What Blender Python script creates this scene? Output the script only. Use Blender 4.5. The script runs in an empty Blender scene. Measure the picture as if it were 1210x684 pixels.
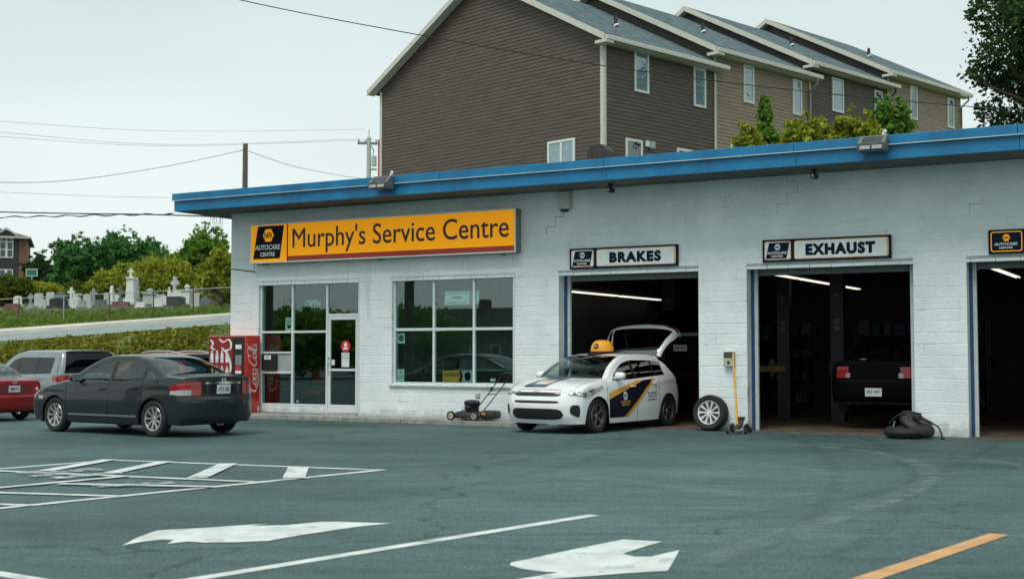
import bpy, bmesh, math, random
import numpy as np
from mathutils import Matrix, Vector
R = math.radians
SC = bpy.context.scene
COL = SC.collection
random.seed(7)

# ------------------------------------------------------------------ camera
CAM_H = 1.45; PITCH = R(2.862); FPX = 1500.0
cd = bpy.data.cameras.new("camera"); cam = bpy.data.objects.new("camera", cd); COL.objects.link(cam)
cd.sensor_width = 36.0; cd.lens = 36.0*FPX/1210.0; cd.clip_start = 0.1; cd.clip_end = 4000
cam.location = (0, 0, CAM_H); cam.rotation_euler = (R(90)+PITCH, 0, 0)
cd.dof.use_dof = True; cd.dof.focus_distance = 24.0; cd.dof.aperture_fstop = 2.4
SC.camera = cam

# ------------------------------------------------------------------ sky and sun
SUN_EL, SUN_AZ = R(58), R(-28)          # azimuth measured from behind the camera
wd = bpy.data.worlds.new("World"); SC.world = wd; wd.use_nodes = True
nt = wd.node_tree; nt.nodes.clear()
out = nt.nodes.new("ShaderNodeOutputWorld"); bg = nt.nodes.new("ShaderNodeBackground")
sky = nt.nodes.new("ShaderNodeTexSky"); sky.sky_type = 'NISHITA'; sky.sun_disc = False
sky.sun_elevation = SUN_EL; sky.sun_rotation = R(180)+SUN_AZ; sky.dust_density = 3.0
tc = nt.nodes.new("ShaderNodeTexCoord"); sx = nt.nodes.new("ShaderNodeSeparateXYZ")
nt.links.new(tc.outputs['Generated'], sx.inputs[0])
rp = nt.nodes.new("ShaderNodeValToRGB"); rp.color_ramp.interpolation = 'EASE'
rp.color_ramp.elements[0].position = 0.02; rp.color_ramp.elements[0].color = (.60, .665, .648, 1)
rp.color_ramp.elements[1].position = 0.38; rp.color_ramp.elements[1].color = (.485, .57, .566, 1)
nt.links.new(sx.outputs['Z'], rp.inputs[0])
mp = nt.nodes.new("ShaderNodeMapping"); mp.inputs['Scale'].default_value = (1.2, 1.2, 4)
nz = nt.nodes.new("ShaderNodeTexNoise"); nz.inputs['Scale'].default_value = 1.6; nz.inputs['Detail'].default_value = 5
nt.links.new(tc.outputs['Generated'], mp.inputs[0]); nt.links.new(mp.outputs[0], nz.inputs['Vector'])
mr = nt.nodes.new("ShaderNodeMapRange"); mr.inputs['From Min'].default_value = .3; mr.inputs['From Max'].default_value = .7
mr.inputs['To Min'].default_value = 9.3; mr.inputs['To Max'].default_value = 10.7
nt.links.new(nz.outputs[0], mr.inputs[0])
vm = nt.nodes.new("ShaderNodeVectorMath"); vm.operation = 'SCALE'
nt.links.new(rp.outputs[0], vm.inputs[0]); nt.links.new(mr.outputs[0], vm.inputs['Scale'])
mx = nt.nodes.new("ShaderNodeMix"); mx.data_type = 'RGBA'; mx.inputs[0].default_value = 0.94
nt.links.new(sky.outputs[0], mx.inputs[6]); nt.links.new(vm.outputs[0], mx.inputs[7])
nt.links.new(mx.outputs[2], bg.inputs[0]); bg.inputs[1].default_value = 0.10
nt.links.new(bg.outputs[0], out.inputs[0])
sl = bpy.data.lights.new("sun", 'SUN'); sl.energy = 1.5; sl.angle = R(25); sl.color = (1, .96, .9)
so = bpy.data.objects.new("sun", sl); COL.objects.link(so)
sd = Vector((math.sin(SUN_AZ)*math.cos(SUN_EL), -math.cos(SUN_AZ)*math.cos(SUN_EL), math.sin(SUN_EL)))
so.rotation_euler = sd.to_track_quat('Z', 'Y').to_euler(); so.location = (0, -20, 40)
vs = SC.view_settings
vs.view_transform = 'Standard'; vs.look = 'None'; vs.gamma = 1; vs.exposure = 0.5; vs.use_curve_mapping = False

# ------------------------------------------------------------------ measuring helpers
def ray(px, py):
    xc = (px-605)/FPX; yc = (342-py)/FPX
    return Vector((xc, math.cos(PITCH)-yc*math.sin(PITCH), math.sin(PITCH)+yc*math.cos(PITCH)))
CP = Vector((0, 0, CAM_H))
def at(px, py, Y):
    r = ray(px, py); return CP+r*(Y/r.y)
GA = Vector((-6.615, 29.819, 0)); GANG = R(-29.255)
GU = Vector((math.cos(GANG), math.sin(GANG), 0)); GV = Vector((-math.sin(GANG), math.cos(GANG), 0))
def gw(x, y, z=0): return GA+GU*x+GV*y+Vector((0, 0, z))

# ------------------------------------------------------------------ materials
MATS = {}
def mat(name, col, rough=.6, metal=0.0, var=0.0, scale=6.0, bump=0.0, bscale=60.0, spec=.5, coat=0.0, col2=None, detail=4, lo=.35, hi=.65, emit=0, stretch=None, world=False, bdist=.01):
    if name in MATS: return MATS[name]
    m = bpy.data.materials.new(name); m.use_nodes = True; t = m.node_tree; L = t.links
    b = t.nodes['Principled BSDF']
    b.inputs['Roughness'].default_value = rough; b.inputs['Metallic'].default_value = metal
    b.inputs['Specular IOR Level'].default_value = spec; b.inputs['Coat Weight'].default_value = coat
    b.inputs['Coat Roughness'].default_value = .04
    b.inputs['Base Color'].default_value = (*col, 1)
    if emit:
        b.inputs['Emission Color'].default_value = (*col, 1); b.inputs['Emission Strength'].default_value = emit
    if var or col2 or bump:
        tcn = t.nodes.new("ShaderNodeTexCoord"); src = tcn.outputs['Object']
        if world:
            g = t.nodes.new("ShaderNodeNewGeometry"); src = g.outputs['Position']
        if stretch:
            mpn = t.nodes.new("ShaderNodeMapping"); mpn.inputs['Scale'].default_value = stretch
            L.new(src, mpn.inputs[0]); src = mpn.outputs[0]
    if var or col2:
        n = t.nodes.new("ShaderNodeTexNoise"); n.inputs['Scale'].default_value = scale; n.inputs['Detail'].default_value = detail
        n.inputs['Roughness'].default_value = .62
        L.new(src, n.inputs['Vector'])
        r = t.nodes.new("ShaderNodeValToRGB")
        c2 = col2 if col2 else tuple(min(1, c*(1+var)) for c in col)
        c1 = col if col2 else tuple(c*(1-var) for c in col)
        r.color_ramp.elements[0].color = (*c1, 1); r.color_ramp.elements[1].color = (*c2, 1)
        r.color_ramp.elements[0].position = lo; r.color_ramp.elements[1].position = hi
        L.new(n.outputs[0], r.inputs[0]); L.new(r.outputs[0], b.inputs['Base Color'])
    if bump:
        n2 = t.nodes.new("ShaderNodeTexNoise"); n2.inputs['Scale'].default_value = bscale; n2.inputs['Detail'].default_value = 5
        L.new(src, n2.inputs['Vector'])
        bn = t.nodes.new("ShaderNodeBump"); bn.inputs['Strength'].default_value = bump; bn.inputs['Distance'].default_value = bdist
        L.new(n2.outputs[0], bn.inputs['Height']); L.new(bn.outputs[0], b.inputs['Normal'])
    MATS[name] = m; return m

def glass_mat(name, tint, refl=.06, rough=.01):
    m = bpy.data.materials.new(name); m.use_nodes = True; t = m.node_tree; L = t.links; t.nodes.clear()
    o = t.nodes.new("ShaderNodeOutputMaterial"); tr = t.nodes.new("ShaderNodeBsdfTransparent"); tr.inputs[0].default_value = (*tint, 1)
    gl = t.nodes.new("ShaderNodeBsdfGlossy"); gl.inputs['Roughness'].default_value = rough; gl.inputs['Color'].default_value = (.92, 1, .98, 1)
    lw = t.nodes.new("ShaderNodeLayerWeight"); lw.inputs[0].default_value = .5
    p = t.nodes.new("ShaderNodeMath"); p.operation = 'POWER'; p.inputs[1].default_value = 5.0
    L.new(lw.outputs['Facing'], p.inputs[0])
    ma = t.nodes.new("ShaderNodeMapRange"); ma.inputs['To Min'].default_value = refl; ma.inputs['To Max'].default_value = 1.0
    L.new(p.outputs[0], ma.inputs[0])
    mi = t.nodes.new("ShaderNodeMixShader"); L.new(ma.outputs[0], mi.inputs[0]); L.new(tr.outputs[0], mi.inputs[1]); L.new(gl.outputs[0], mi.inputs[2])
    L.new(mi.outputs[0], o.inputs[0]); MATS[name] = m; return m

def leaf_mat(name, c1, c2, trans=.35):
    m = bpy.data.materials.new(name); m.use_nodes = True; t = m.node_tree; L = t.links; t.nodes.clear()
    o = t.nodes.new("ShaderNodeOutputMaterial"); d = t.nodes.new("ShaderNodeBsdfDiffuse"); tl = t.nodes.new("ShaderNodeBsdfTranslucent")
    a = t.nodes.new("ShaderNodeAttribute"); a.attribute_name = "tint"
    r = t.nodes.new("ShaderNodeValToRGB"); r.color_ramp.elements[0].color = (*c1, 1); r.color_ramp.elements[1].color = (*c2, 1)
    L.new(a.outputs['Fac'], r.inputs[0]); L.new(r.outputs[0], d.inputs[0]); L.new(r.outputs[0], tl.inputs[0])
    mi = t.nodes.new("ShaderNodeMixShader"); mi.inputs[0].default_value = trans
    L.new(d.outputs[0], mi.inputs[1]); L.new(tl.outputs[0], mi.inputs[2]); L.new(mi.outputs[0], o.inputs[0])
    MATS[name] = m; return m

# ------------------------------------------------------------------ mesh helpers
class MB:
    def __init__(s): s.v = []; s.f = []
    def add(s, vs, fs):
        o = len(s.v); s.v += [tuple(v) for v in vs]; s.f += [tuple(i+o for i in f) for f in fs]; return s
    def box(s, x0, x1, y0, y1, z0, z1, M=None, b=0):
        if b > 0:
            b = min(b, abs(x1-x0)*.45, abs(y1-y0)*.45, abs(z1-z0)*.45)
            bm = bmesh.new(); bmesh.ops.create_cube(bm, size=1)
            for v in bm.verts:
                v.co = Vector(((x0+x1)/2+v.co.x*(x1-x0), (y0+y1)/2+v.co.y*(y1-y0), (z0+z1)/2+v.co.z*(z1-z0)))
            bmesh.ops.bevel(bm, geom=bm.edges[:], offset=b, segments=2, affect='EDGES', profile=.5)
            vs = [v.co.copy() for v in bm.verts]; bm.verts.index_update(); fs = [[v.index for v in f.verts] for f in bm.faces]; bm.free()
        else:
            vs = [Vector(p) for p in ((x0,y0,z0),(x1,y0,z0),(x1,y1,z0),(x0,y1,z0),(x0,y0,z1),(x1,y0,z1),(x1,y1,z1),(x0,y1,z1))]
            fs = [(0,3,2,1),(4,5,6,7),(0,1,5,4),(1,2,6,5),(2,3,7,6),(3,0,4,7)]
        if M is not None: vs = [M @ v for v in vs]
        return s.add(vs, fs)
    def grid(s, P, closed=False):
        n = len(P); m = len(P[0]); vs = [p for row in P for p in row]; fs = []
        for i in range(n-1):
            for j in range(m-1 if not closed else m):
                a = i*m+j; b_ = i*m+(j+1) % m; fs.append((a, b_, b_+m, a+m))
        return s.add(vs, fs)
    def tube(s, pts, r, n=8, cap=True):
        pts = [Vector(p) for p in pts]; rows = []
        rs = r if isinstance(r, (list, tuple)) else [r]*len(pts)
        up = Vector((0, 0, 1)); 
        for i, p in enumerate(pts):
            d = (pts[min(i+1, len(pts)-1)]-pts[max(i-1, 0)]); d.normalize()
            a = d.cross(up)
            if a.length < 1e-3: a = d.cross(Vector((1, 0, 0)))
            a.normalize(); b_ = d.cross(a); b_.normalize()
            rows.append([p+(a*math.cos(2*math.pi*k/n)+b_*math.sin(2*math.pi*k/n))*rs[i] for k in range(n)])
        o = len(s.v); s.grid(rows, closed=True)
        if cap: s.f.append(tuple(o+k for k in range(n))[::-1]); s.f.append(tuple(o+(len(pts)-1)*n+k for k in range(n)))
        return s
    def lathe(s, prof, n=24, M=None, axis='z'):
        rows = []
        for (r, h) in prof:
            row = []
            for k in range(n):
                c, q = math.cos(2*math.pi*k/n)*r, math.sin(2*math.pi*k/n)*r
                p = Vector((c, q, h)) if axis == 'z' else Vector((c, h, q))
                row.append(M @ p if M is not None else p)
            rows.append(row)
        return s.grid(rows, closed=True)
    def prism(s, poly, d0, d1, plane='xz', M=None):
        # poly in 2D; extruded along the third axis from d0 to d1
        def mk(p, d):
            v = Vector((p[0], d, p[1])) if plane == 'xz' else (Vector((p[0], p[1], d)) if plane == 'xy' else Vector((d, p[0], p[1])))
            return M @ v if M is not None else v
        n = len(poly); vs = [mk(p, d0) for p in poly]+[mk(p, d1) for p in poly]
        fs = [tuple(range(n))[::-1], tuple(range(n, 2*n))]+[(i, (i+1) % n, n+(i+1) % n, n+i) for i in range(n)]
        return s.add(vs, fs)
    def mesh(s, name, smooth=None):
        me = bpy.data.meshes.new(name); me.from_pydata([tuple(v) for v in s.v], [], s.f); 
        bm = bmesh.new(); bm.from_mesh(me); bmesh.ops.recalc_face_normals(bm, faces=bm.faces[:]); bm.to_mesh(me); bm.free()
        if smooth is not None:
            for p in me.polygons: p.use_smooth = True
            me.set_sharp_from_angle(angle=R(smooth))
        me.update(); return me
    def build(s, name, m, parent=None, smooth=None):
        return link(name, s.mesh(name, smooth), m, parent)
def link(name, me, m, parent=None):
    o = bpy.data.objects.new(name, me); COL.objects.link(o)
    if m is not None and len(me.materials) == 0: me.materials.append(m)
    if parent is not None: o.parent = parent
    return o
def tag(o, label=None, cat=None, group=None, kind=None):
    if label: o['label'] = label
    if cat: o['category'] = cat
    if group: o['group'] = group
    if kind: o['kind'] = kind
    return o
def thing(name, label, cat, loc=(0, 0, 0), rz=0, group=None):
    o = bpy.data.objects.new(name, None); COL.objects.link(o); o.empty_display_size = .2
    o.location = loc; o.rotation_euler = (0, 0, rz); return tag(o, label, cat, group)
def gthing(name, label, cat, x, y, z=0, rz=0, group=None):
    return thing(name, label, cat, gw(x, y, z), GANG+rz, group)

# ------------------------------------------------------------------ lettering (meshes made first, while the scene is small)
TXT = {}
def raw_text(s, bold=0.0, shear=0.0, space=1.0):
    k = (s, bold, shear, space)
    if k in TXT: return TXT[k]
    c = bpy.data.curves.new("lettering", 'FONT'); c.body = s; c.offset = bold; c.shear = shear; c.space_character = space; c.resolution_u = 4
    o = bpy.data.objects.new("lettering", c); COL.objects.link(o)
    me = bpy.data.meshes.new_from_object(o.evaluated_get(bpy.context.evaluated_depsgraph_get()))
    bpy.data.objects.remove(o); bpy.data.curves.remove(c)
    V = np.array([v.co[:] for v in me.vertices]); F = [tuple(p.vertices) for p in me.polygons]; bpy.data.meshes.remove(me)
    V -= V.min(0); V /= np.maximum(V.max(0), 1e-6)
    TXT[k] = (V, F); return TXT[k]
def text(name, s, m, parent, x0, x1, z0, z1, y, bold=0.0, shear=0.0, space=1.0, M=None, heavy=0):
    V, F = raw_text(s, bold, shear, space)
    b = MB(); n = len(V)
    fr = [Vector((x0+p[0]*(x1-x0), y, z0+p[1]*(z1-z0))) for p in V]
    if M is not None: fr = [M @ p for p in fr]
    for k_, (dx, dz) in enumerate(((0, 0),) if not heavy else ((-heavy, 0), (heavy, 0), (0, heavy), (0, -heavy), (0, 0))):
        b.add([v+Vector((dx, -.0005*k_, dz)) for v in fr], F)
    me = bpy.data.meshes.new(name); me.from_pydata([tuple(v) for v in b.v], [], b.f); me.update()
    return link(name, me, m, parent)

# ================================================================== SETTING
def sm(a, b, x):
    t = max(0.0, min(1.0, (x-a)/(b-a))); return t*t*(3-2*t)
def dip(X, Y): return -.2*sm(25, 29, Y)*sm(-7.3, -10.5, X)

def asphalt_mat():
    m = bpy.data.materials.new("asphalt"); m.use_nodes = True; t = m.node_tree; L = t.links; b = t.nodes['Principled BSDF']
    g = t.nodes.new("ShaderNodeNewGeometry")
    def noise(sc, det, stretch=None):
        n = t.nodes.new("ShaderNodeTexNoise"); n.inputs['Scale'].default_value = sc; n.inputs['Detail'].default_value = det; n.inputs['Roughness'].default_value = .6
        s = g.outputs['Position']
        if stretch:
            q = t.nodes.new("ShaderNodeMapping"); q.inputs['Scale'].default_value = stretch; q.inputs['Rotation'].default_value = (0, 0, R(29)); L.new(s, q.inputs[0]); s = q.outputs[0]
        L.new(s, n.inputs['Vector']); return n.outputs[0]
    def ramp(src, p0, c0, p1, c1):
        r = t.nodes.new("ShaderNodeValToRGB"); r.color_ramp.elements[0].position = p0; r.color_ramp.elements[1].position = p1
        r.color_ramp.elements[0].color = (*c0, 1); r.color_ramp.elements[1].color = (*c1, 1); L.new(src, r.inputs[0]); return r.outputs[0]
    def mul(a, c):
        q = t.nodes.new("ShaderNodeMix"); q.data_type = 'RGBA'; q.blend_type = 'MULTIPLY'; q.inputs[0].default_value = 1
        L.new(a, q.inputs[6]); L.new(c, q.inputs[7]); return q.outputs[2]
    base = ramp(noise(.16, 6, (1, 1.6, 1)), .32, (.036, .072, .071), .68, (.100, .170, .166))
    fine = mul(ramp(noise(42, 2), .38, (.55, .55, .55), .62, (1.4, 1.4, 1.4)), ramp(noise(9, 5), .34, (.86, .86, .86), .66, (1.12, 1.12, 1.12)))
    mid = ramp(noise(2.2, 6, (.5, 2.2, 1)), .3, (.74, .74, .76), .7, (1.16, 1.16, 1.14))
    c = mul(mul(base, fine), mid)
    # a few oil drips and sealed cracks
    vo = t.nodes.new("ShaderNodeTexVoronoi"); vo.feature = 'DISTANCE_TO_EDGE'; vo.inputs['Scale'].default_value = .16
    wv = t.nodes.new("ShaderNodeVectorMath"); wv.operation = 'ADD'
    nn = t.nodes.new("ShaderNodeTexNoise"); nn.inputs['Scale'].default_value = 1.1; nn.inputs['Detail'].default_value = 6
    L.new(g.outputs['Position'], nn.inputs['Vector'])
    sc = t.nodes.new("ShaderNodeVectorMath"); sc.operation = 'SCALE'; sc.inputs['Scale'].default_value = 1.6; L.new(nn.outputs['Color'], sc.inputs[0])
    L.new(g.outputs['Position'], wv.inputs[0]); L.new(sc.outputs[0], wv.inputs[1]); L.new(wv.outputs[0], vo.inputs['Vector'])
    c = mul(c, ramp(vo.outputs['Distance'], .0012, (.42, .42, .42), .0045, (1, 1, 1)))
    spots = ramp(noise(3.1, 2), .70, (1, 1, 1), .76, (.55, .55, .55))
    c = mul(c, spots)
    L.new(c, b.inputs['Base Color'])
    rr = ramp(noise(.7, 4), .3, (.62,)*3, .7, (.8,)*3); L.new(rr, b.inputs['Roughness']); b.inputs['Specular IOR Level'].default_value = .3
    n2 = t.nodes.new("ShaderNodeTexNoise"); n2.inputs['Scale'].default_value = 90; n2.inputs['Detail'].default_value = 4; L.new(g.outputs['Position'], n2.inputs['Vector'])
    bn = t.nodes.new("ShaderNodeBump"); bn.inputs['Strength'].default_value = .55; bn.inputs['Distance'].default_value = .006
    L.new(n2.outputs[0], bn.inputs['Height']); L.new(bn.outputs[0], b.inputs['Normal'])
    MATS['asphalt'] = m; return m
ASPH = asphalt_mat()
def worn_mat(name, col, lo, hi, scale=9, alpha_max=1.0, rough=.6):
    m = bpy.data.materials.new(name); m.use_nodes = True; t = m.node_tree; L = t.links; b = t.nodes['Principled BSDF']
    b.inputs['Base Color'].default_value = (*col, 1); b.inputs['Roughness'].default_value = rough
    g = t.nodes.new("ShaderNodeNewGeometry"); n = t.nodes.new("ShaderNodeTexNoise"); n.inputs['Scale'].default_value = scale; n.inputs['Detail'].default_value = 8; n.inputs['Roughness'].default_value = .68
    L.new(g.outputs['Position'], n.inputs['Vector'])
    r = t.nodes.new("ShaderNodeMapRange"); r.inputs['From Min'].default_value = lo; r.inputs['From Max'].default_value = hi
    r.inputs['To Max'].default_value = alpha_max; L.new(n.outputs[0], r.inputs[0]); L.new(r.outputs[0], b.inputs['Alpha'])
    n2 = t.nodes.new("ShaderNodeTexNoise"); n2.inputs['Scale'].default_value = 3; n2.inputs['Detail'].default_value = 6; L.new(g.outputs['Position'], n2.inputs['Vector'])
    rp_ = t.nodes.new("ShaderNodeValToRGB"); rp_.color_ramp.elements[0].color = (*[c*.72 for c in col], 1); rp_.color_ramp.elements[1].color = (*col, 1)
    rp_.color_ramp.elements[0].position = .3; rp_.color_ramp.elements[1].position = .6; L.new(n2.outputs[0], rp_.inputs[0]); L.new(rp_.outputs[0], b.inputs['Base Color'])
    MATS[name] = m; return m
PAINT = worn_mat('marking_white', (.66, .70, .68), .25, .45, 3.2)
PAINT2 = worn_mat('marking_faded', (.55, .62, .61), .44, .62, 7)
ORANGE = worn_mat('marking_orange', (.66, .36, .15), .27, .36, 8)
SCUFF = worn_mat('tyre_scuff', (.30, .38, .37), .36, .75, 3, .30, .8)
DARKSCUFF = worn_mat('tyre_dark', (.016, .022, .022), .34, .72, 2.2, .15, .65)
HATCHFILL = worn_mat('marking_ghost', (.36, .46, .46), .50, .72, 4, .75)

# --- ground far below and around, then the lot
g0 = MB(); N = 24
ext = [-2500, -800, -300, -120, -60, 60, 120, 300, 800, 2500]
g0.grid([[(x, y, -.42) for x in ext] for y in ext])
tag(g0.build('ground', mat('rough_grass_ground', (.05, .085, .03), .95, var=.4, scale=.05, world=True)), kind='structure')
lot = MB()
xs = list(np.linspace(-70, 50, 61)); ys = list(np.linspace(-32, 43, 51))
lot.grid([[(x, y, dip(x, y)) for x in xs] for y in ys])
LOT = tag(lot.build('parking_lot', ASPH, smooth=60), kind='structure')

def strip2(pts, w, z=.004):
    # ribbon of constant width through ground points
    b = MB(); P = [Vector((p[0], p[1], 0)) for p in pts]; rows = []
    for i, p in enumerate(P):
        d = (P[min(i+1, len(P)-1)]-P[max(i-1, 0)]).normalized(); n = Vector((-d.y, d.x, 0))
        rows.append([(p.x+n.x*w/2, p.y+n.y*w/2, z), (p.x-n.x*w/2, p.y-n.y*w/2, z)])
    return b.grid(rows)
def gp(px, py):
    r = ray(px, py); k = -CAM_H/r.z; p = CP+r*k; return (p.x, p.y)
def line_px(a, b, w, m=PAINT, z=.004, nm='painted_line'):
    return strip2([gp(*a), gp(*b)], w, z).build(nm, m, LOT)
line_px((-60, 558.5), (133, 543.5), .11)
line_px((133, 543.5), (454, 555.5), .11)
line_px((454, 555.3), (-60, 607), .12, z=.008)
line_px((-60, 554.5), (300, 570), .12, z=.012)
line_px((-30, 580), (150, 563.5), .12, PAINT, z=.016)
line_px((70, 573), (250, 576.5), .12, PAINT, z=.02)
line_px((-30, 582), (140, 587), .12, z=.012)
line_px((-30, 595.5), (36, 598), .11, z=.012)
line_px((52, 557.5), (130, 543.8), .20, z=.016)
line_px((132, 559.5), (196, 546), .20, z=.016)
line_px((232, 566), (270, 548.5), .23, z=.016)
line_px((347, 566), (353, 552.5), .26, z=.016)
for a, b_, w in (((20, 561), (120, 556), .30), ((60, 567), (150, 559), .26), ((36, 564.5), (85, 561), .2), ((110, 577), (205, 572), .2)):
    line_px(a, b_, w, PAINT2, .024, 'painted_smear')
fill = MB(); pts = [gp(*q) for q in ((60, 562), (150, 560), (262, 569), (190, 577), (40, 572))]
fill.add([(x, y, .0025) for x, y in pts], [tuple(range(5))]); fill.build('painted_smear', HATCHFILL, LOT)
line_px((702, 608.5), (150, 697), .12)
line_px((-60, 668), (60, 688), .12)
line_px((1181, 631), (930, 715), .15, ORANGE)
def poly_px(pts, m, nm, z=.005):
    b = MB(); q = [gp(*p) for p in pts]; b.add([(x, y, z) for x, y in q], [tuple(range(len(q)))])
    me = bpy.data.meshes.new(nm); bm = bmesh.new(); vs = [bm.verts.new(v) for v in b.v]; bm.faces.new(vs); bmesh.ops.triangulate(bm, faces=bm.faces[:])
    bm.normal_update()
    for f in bm.faces:
        if f.normal.z < 0: f.normal_flip()
    bm.to_mesh(me); bm.free(); return link(nm, me, m, LOT)
poly_px([(144.5, 644.5), (164, 634.5), (186, 626.8), (240, 624), (276, 621.5), (318, 618.8), (296, 621.8), (340, 620.5), (378, 616.8), (400, 616.6), (430, 617.6), (462, 618.6), (424, 622.4), (392, 627), (350, 633.2), (318, 639.2), (280, 640.8), (240, 641.2), (222, 640), (197, 643), (205, 638.4), (192, 637.6), (170, 640)], PAINT, 'painted_arrow')
poly_px([(602.5, 668), (604, 664.8), (625, 660.6), (680, 648.8), (737, 637.4), (749, 638.4), (783, 640.2), (765, 645), (736, 654.5), (750, 658), (768, 658), (803, 650), (796, 663), (789, 674.6), (740, 677.5), (690, 681.5), (650, 684.5), (600, 690), (560, 694), (590, 688), (625, 682.5), (660, 676.6), (640, 675.5), (617, 672.5)], PAINT, 'painted_arrow')
# scuffed tyre tracks on the asphalt
def curve_px(P, w, z, m_=None):
    q = [Vector((*gp(*p), 0)) for p in P]; pts = []
    for i in range(len(q)-1):
        a, b_, c, d = q[max(i-1, 0)], q[i], q[i+1], q[min(i+2, len(q)-1)]
        for k in range(6):
            t = k/6; pts.append(.5*((2*b_)+(c-a)*t+(2*a-5*b_+4*c-d)*t*t+(3*b_-a-3*c+d)*t**3))
    pts.append(q[-1]); return strip2(pts, w, z).build('tyre_scuff' if m_ is None else 'tyre_mark', m_ or SCUFF, LOT)
curve_px([(905, 524), (1000, 530), (1070, 543), (1099, 559), (1080, 578), (1010, 604), (900, 640), (830, 664)], .26, .003)
curve_px([(960, 527), (1040, 535), (1096, 551), (1101, 566), (1060, 590), (960, 622)], .14, .0035)
curve_px([(840, 548), (930, 552), (985, 560), (1000, 570)], .2, .003)
curve_px([(700, 533), (760, 536), (830, 540), (900, 545)], .2, .003)
curve_px([(1120, 538), (1180, 545), (1260, 562)], .3, .003)
curve_px([(650, 560), (800, 575), (900, 586), (1000, 584)], .45, .0028)
for P_ in ([(930, 512), (960, 528), (990, 560), (960, 610), (860, 670)], [(1010, 514), (1050, 532), (1078, 562), (1060, 610), (985, 660)], [(740, 508), (730, 525), (690, 545), (600, 565), (480, 585)], [(690, 510), (670, 526), (610, 545), (520, 560), (400, 572)], [(1180, 522), (1140, 545), (1060, 575), (940, 600), (780, 620)]): curve_px(P_, .17, .0022, DARKSCUFF)
def stain(px, py, r, seed):
    rg = random.Random(seed); c = gp(px, py); k = [r*rg.uniform(.6, 1.25) for _ in range(14)]
    b = MB().add([(c[0]+k[i]*1.3*math.cos(i*math.pi/7), c[1]+k[i]*math.sin(i*math.pi/7), .0012) for i in range(14)], [tuple(range(14))]); b.build('oil_stain', DARKSCUFF, LOT)
for i, q in enumerate(((960, 521, .35), (1045, 526, .28), (720, 519, .4), (820, 516, .3), (905, 519, .22), (1150, 530, .4), (640, 527, .25), (560, 548, .18), (300, 520, .35), (120, 523, .3), (880, 560, .12), (455, 600, .10), (610, 590, .08))): stain(*q, i)
# --- hillside, bank, road, kerb (real relief beyond the lot)
ZC = ([40.8, 41.6, 43.6, 44.4, 46, 52, 54, 62, 72, 92, 130, 200, 420], [-.45, .1, 1.85, 2.12, 2.2, 2.54, 2.70, 3.40, 4.02, 5.0, 6.3, 8.0, 9])
SLP = ([40, 44.4, 52, 62, 72, 400], [.06, .078, .074, .03, 0, 0])
def hill(X, Y):
    s = np.interp(Y, *SLP); d = max(-14, min(13, X+.3133*Y))
    return float(np.interp(Y, *ZC)+s*d)
hb = MB(); hx = sorted(set(np.round(np.concatenate([np.linspace(-34, 4, 96), np.linspace(-220, -34, 26), np.linspace(4, 160, 30)]), 3)))
hy = sorted(set(np.round(np.concatenate([np.linspace(40.8, 56, 44), np.linspace(56, 120, 40), np.linspace(120, 420, 18)]), 3)))
rng = random.Random(3)
def hz(x, y):
    n = .0
    if y < 44.3 and y > 41: n = .10*math.sin(x*1.7+y)+.07*math.sin(x*3.9-y*2.1)+rng.uniform(-.05, .05)
    elif y > 53: n = .04*math.sin(x*.9+y*.7)+rng.uniform(-.02, .02)
    return hill(x, y)+n
hb.grid([[(x, y, hz(x, y)-(.05 if 44.4 < y < 53 else 0)) for x in hx] for y in hy])
GRASSG = mat('hill_grass', (.045, .085, .018), .95, scale=.9, col2=(.13, .155, .04), detail=8, world=True, bump=.8, bscale=9, bdist=.08)
tag(hb.build('hillside', GRASSG, smooth=60), kind='structure')
rd = MB(); rx = np.linspace(-60, 6, 67)
rd.grid([[(x, y, hill(x, y)+.01) for x in rx] for y in np.linspace(44.9, 51.6, 8)])
tag(rd.build('road', mat('road_grey', (.22, .27, .265), .85, var=.15, scale=1.2, world=True, bump=.2, bscale=80), smooth=60), kind='structure')
kb = MB(); 
kb.grid([[(x, 51.6, hill(x, 51.6)-.05) for x in rx], [(x, 51.6, hill(x, 51.6)+.15) for x in rx], [(x, 53.0, hill(x, 53)+.17) for x in rx], [(x, 53.05, hill(x, 53)-.08) for x in rx]])
tag(kb.build('pavement', mat('pavement_concrete', (.52, .50, .45), .9, var=.14, scale=.8, world=True), smooth=30), kind='structure')

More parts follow.
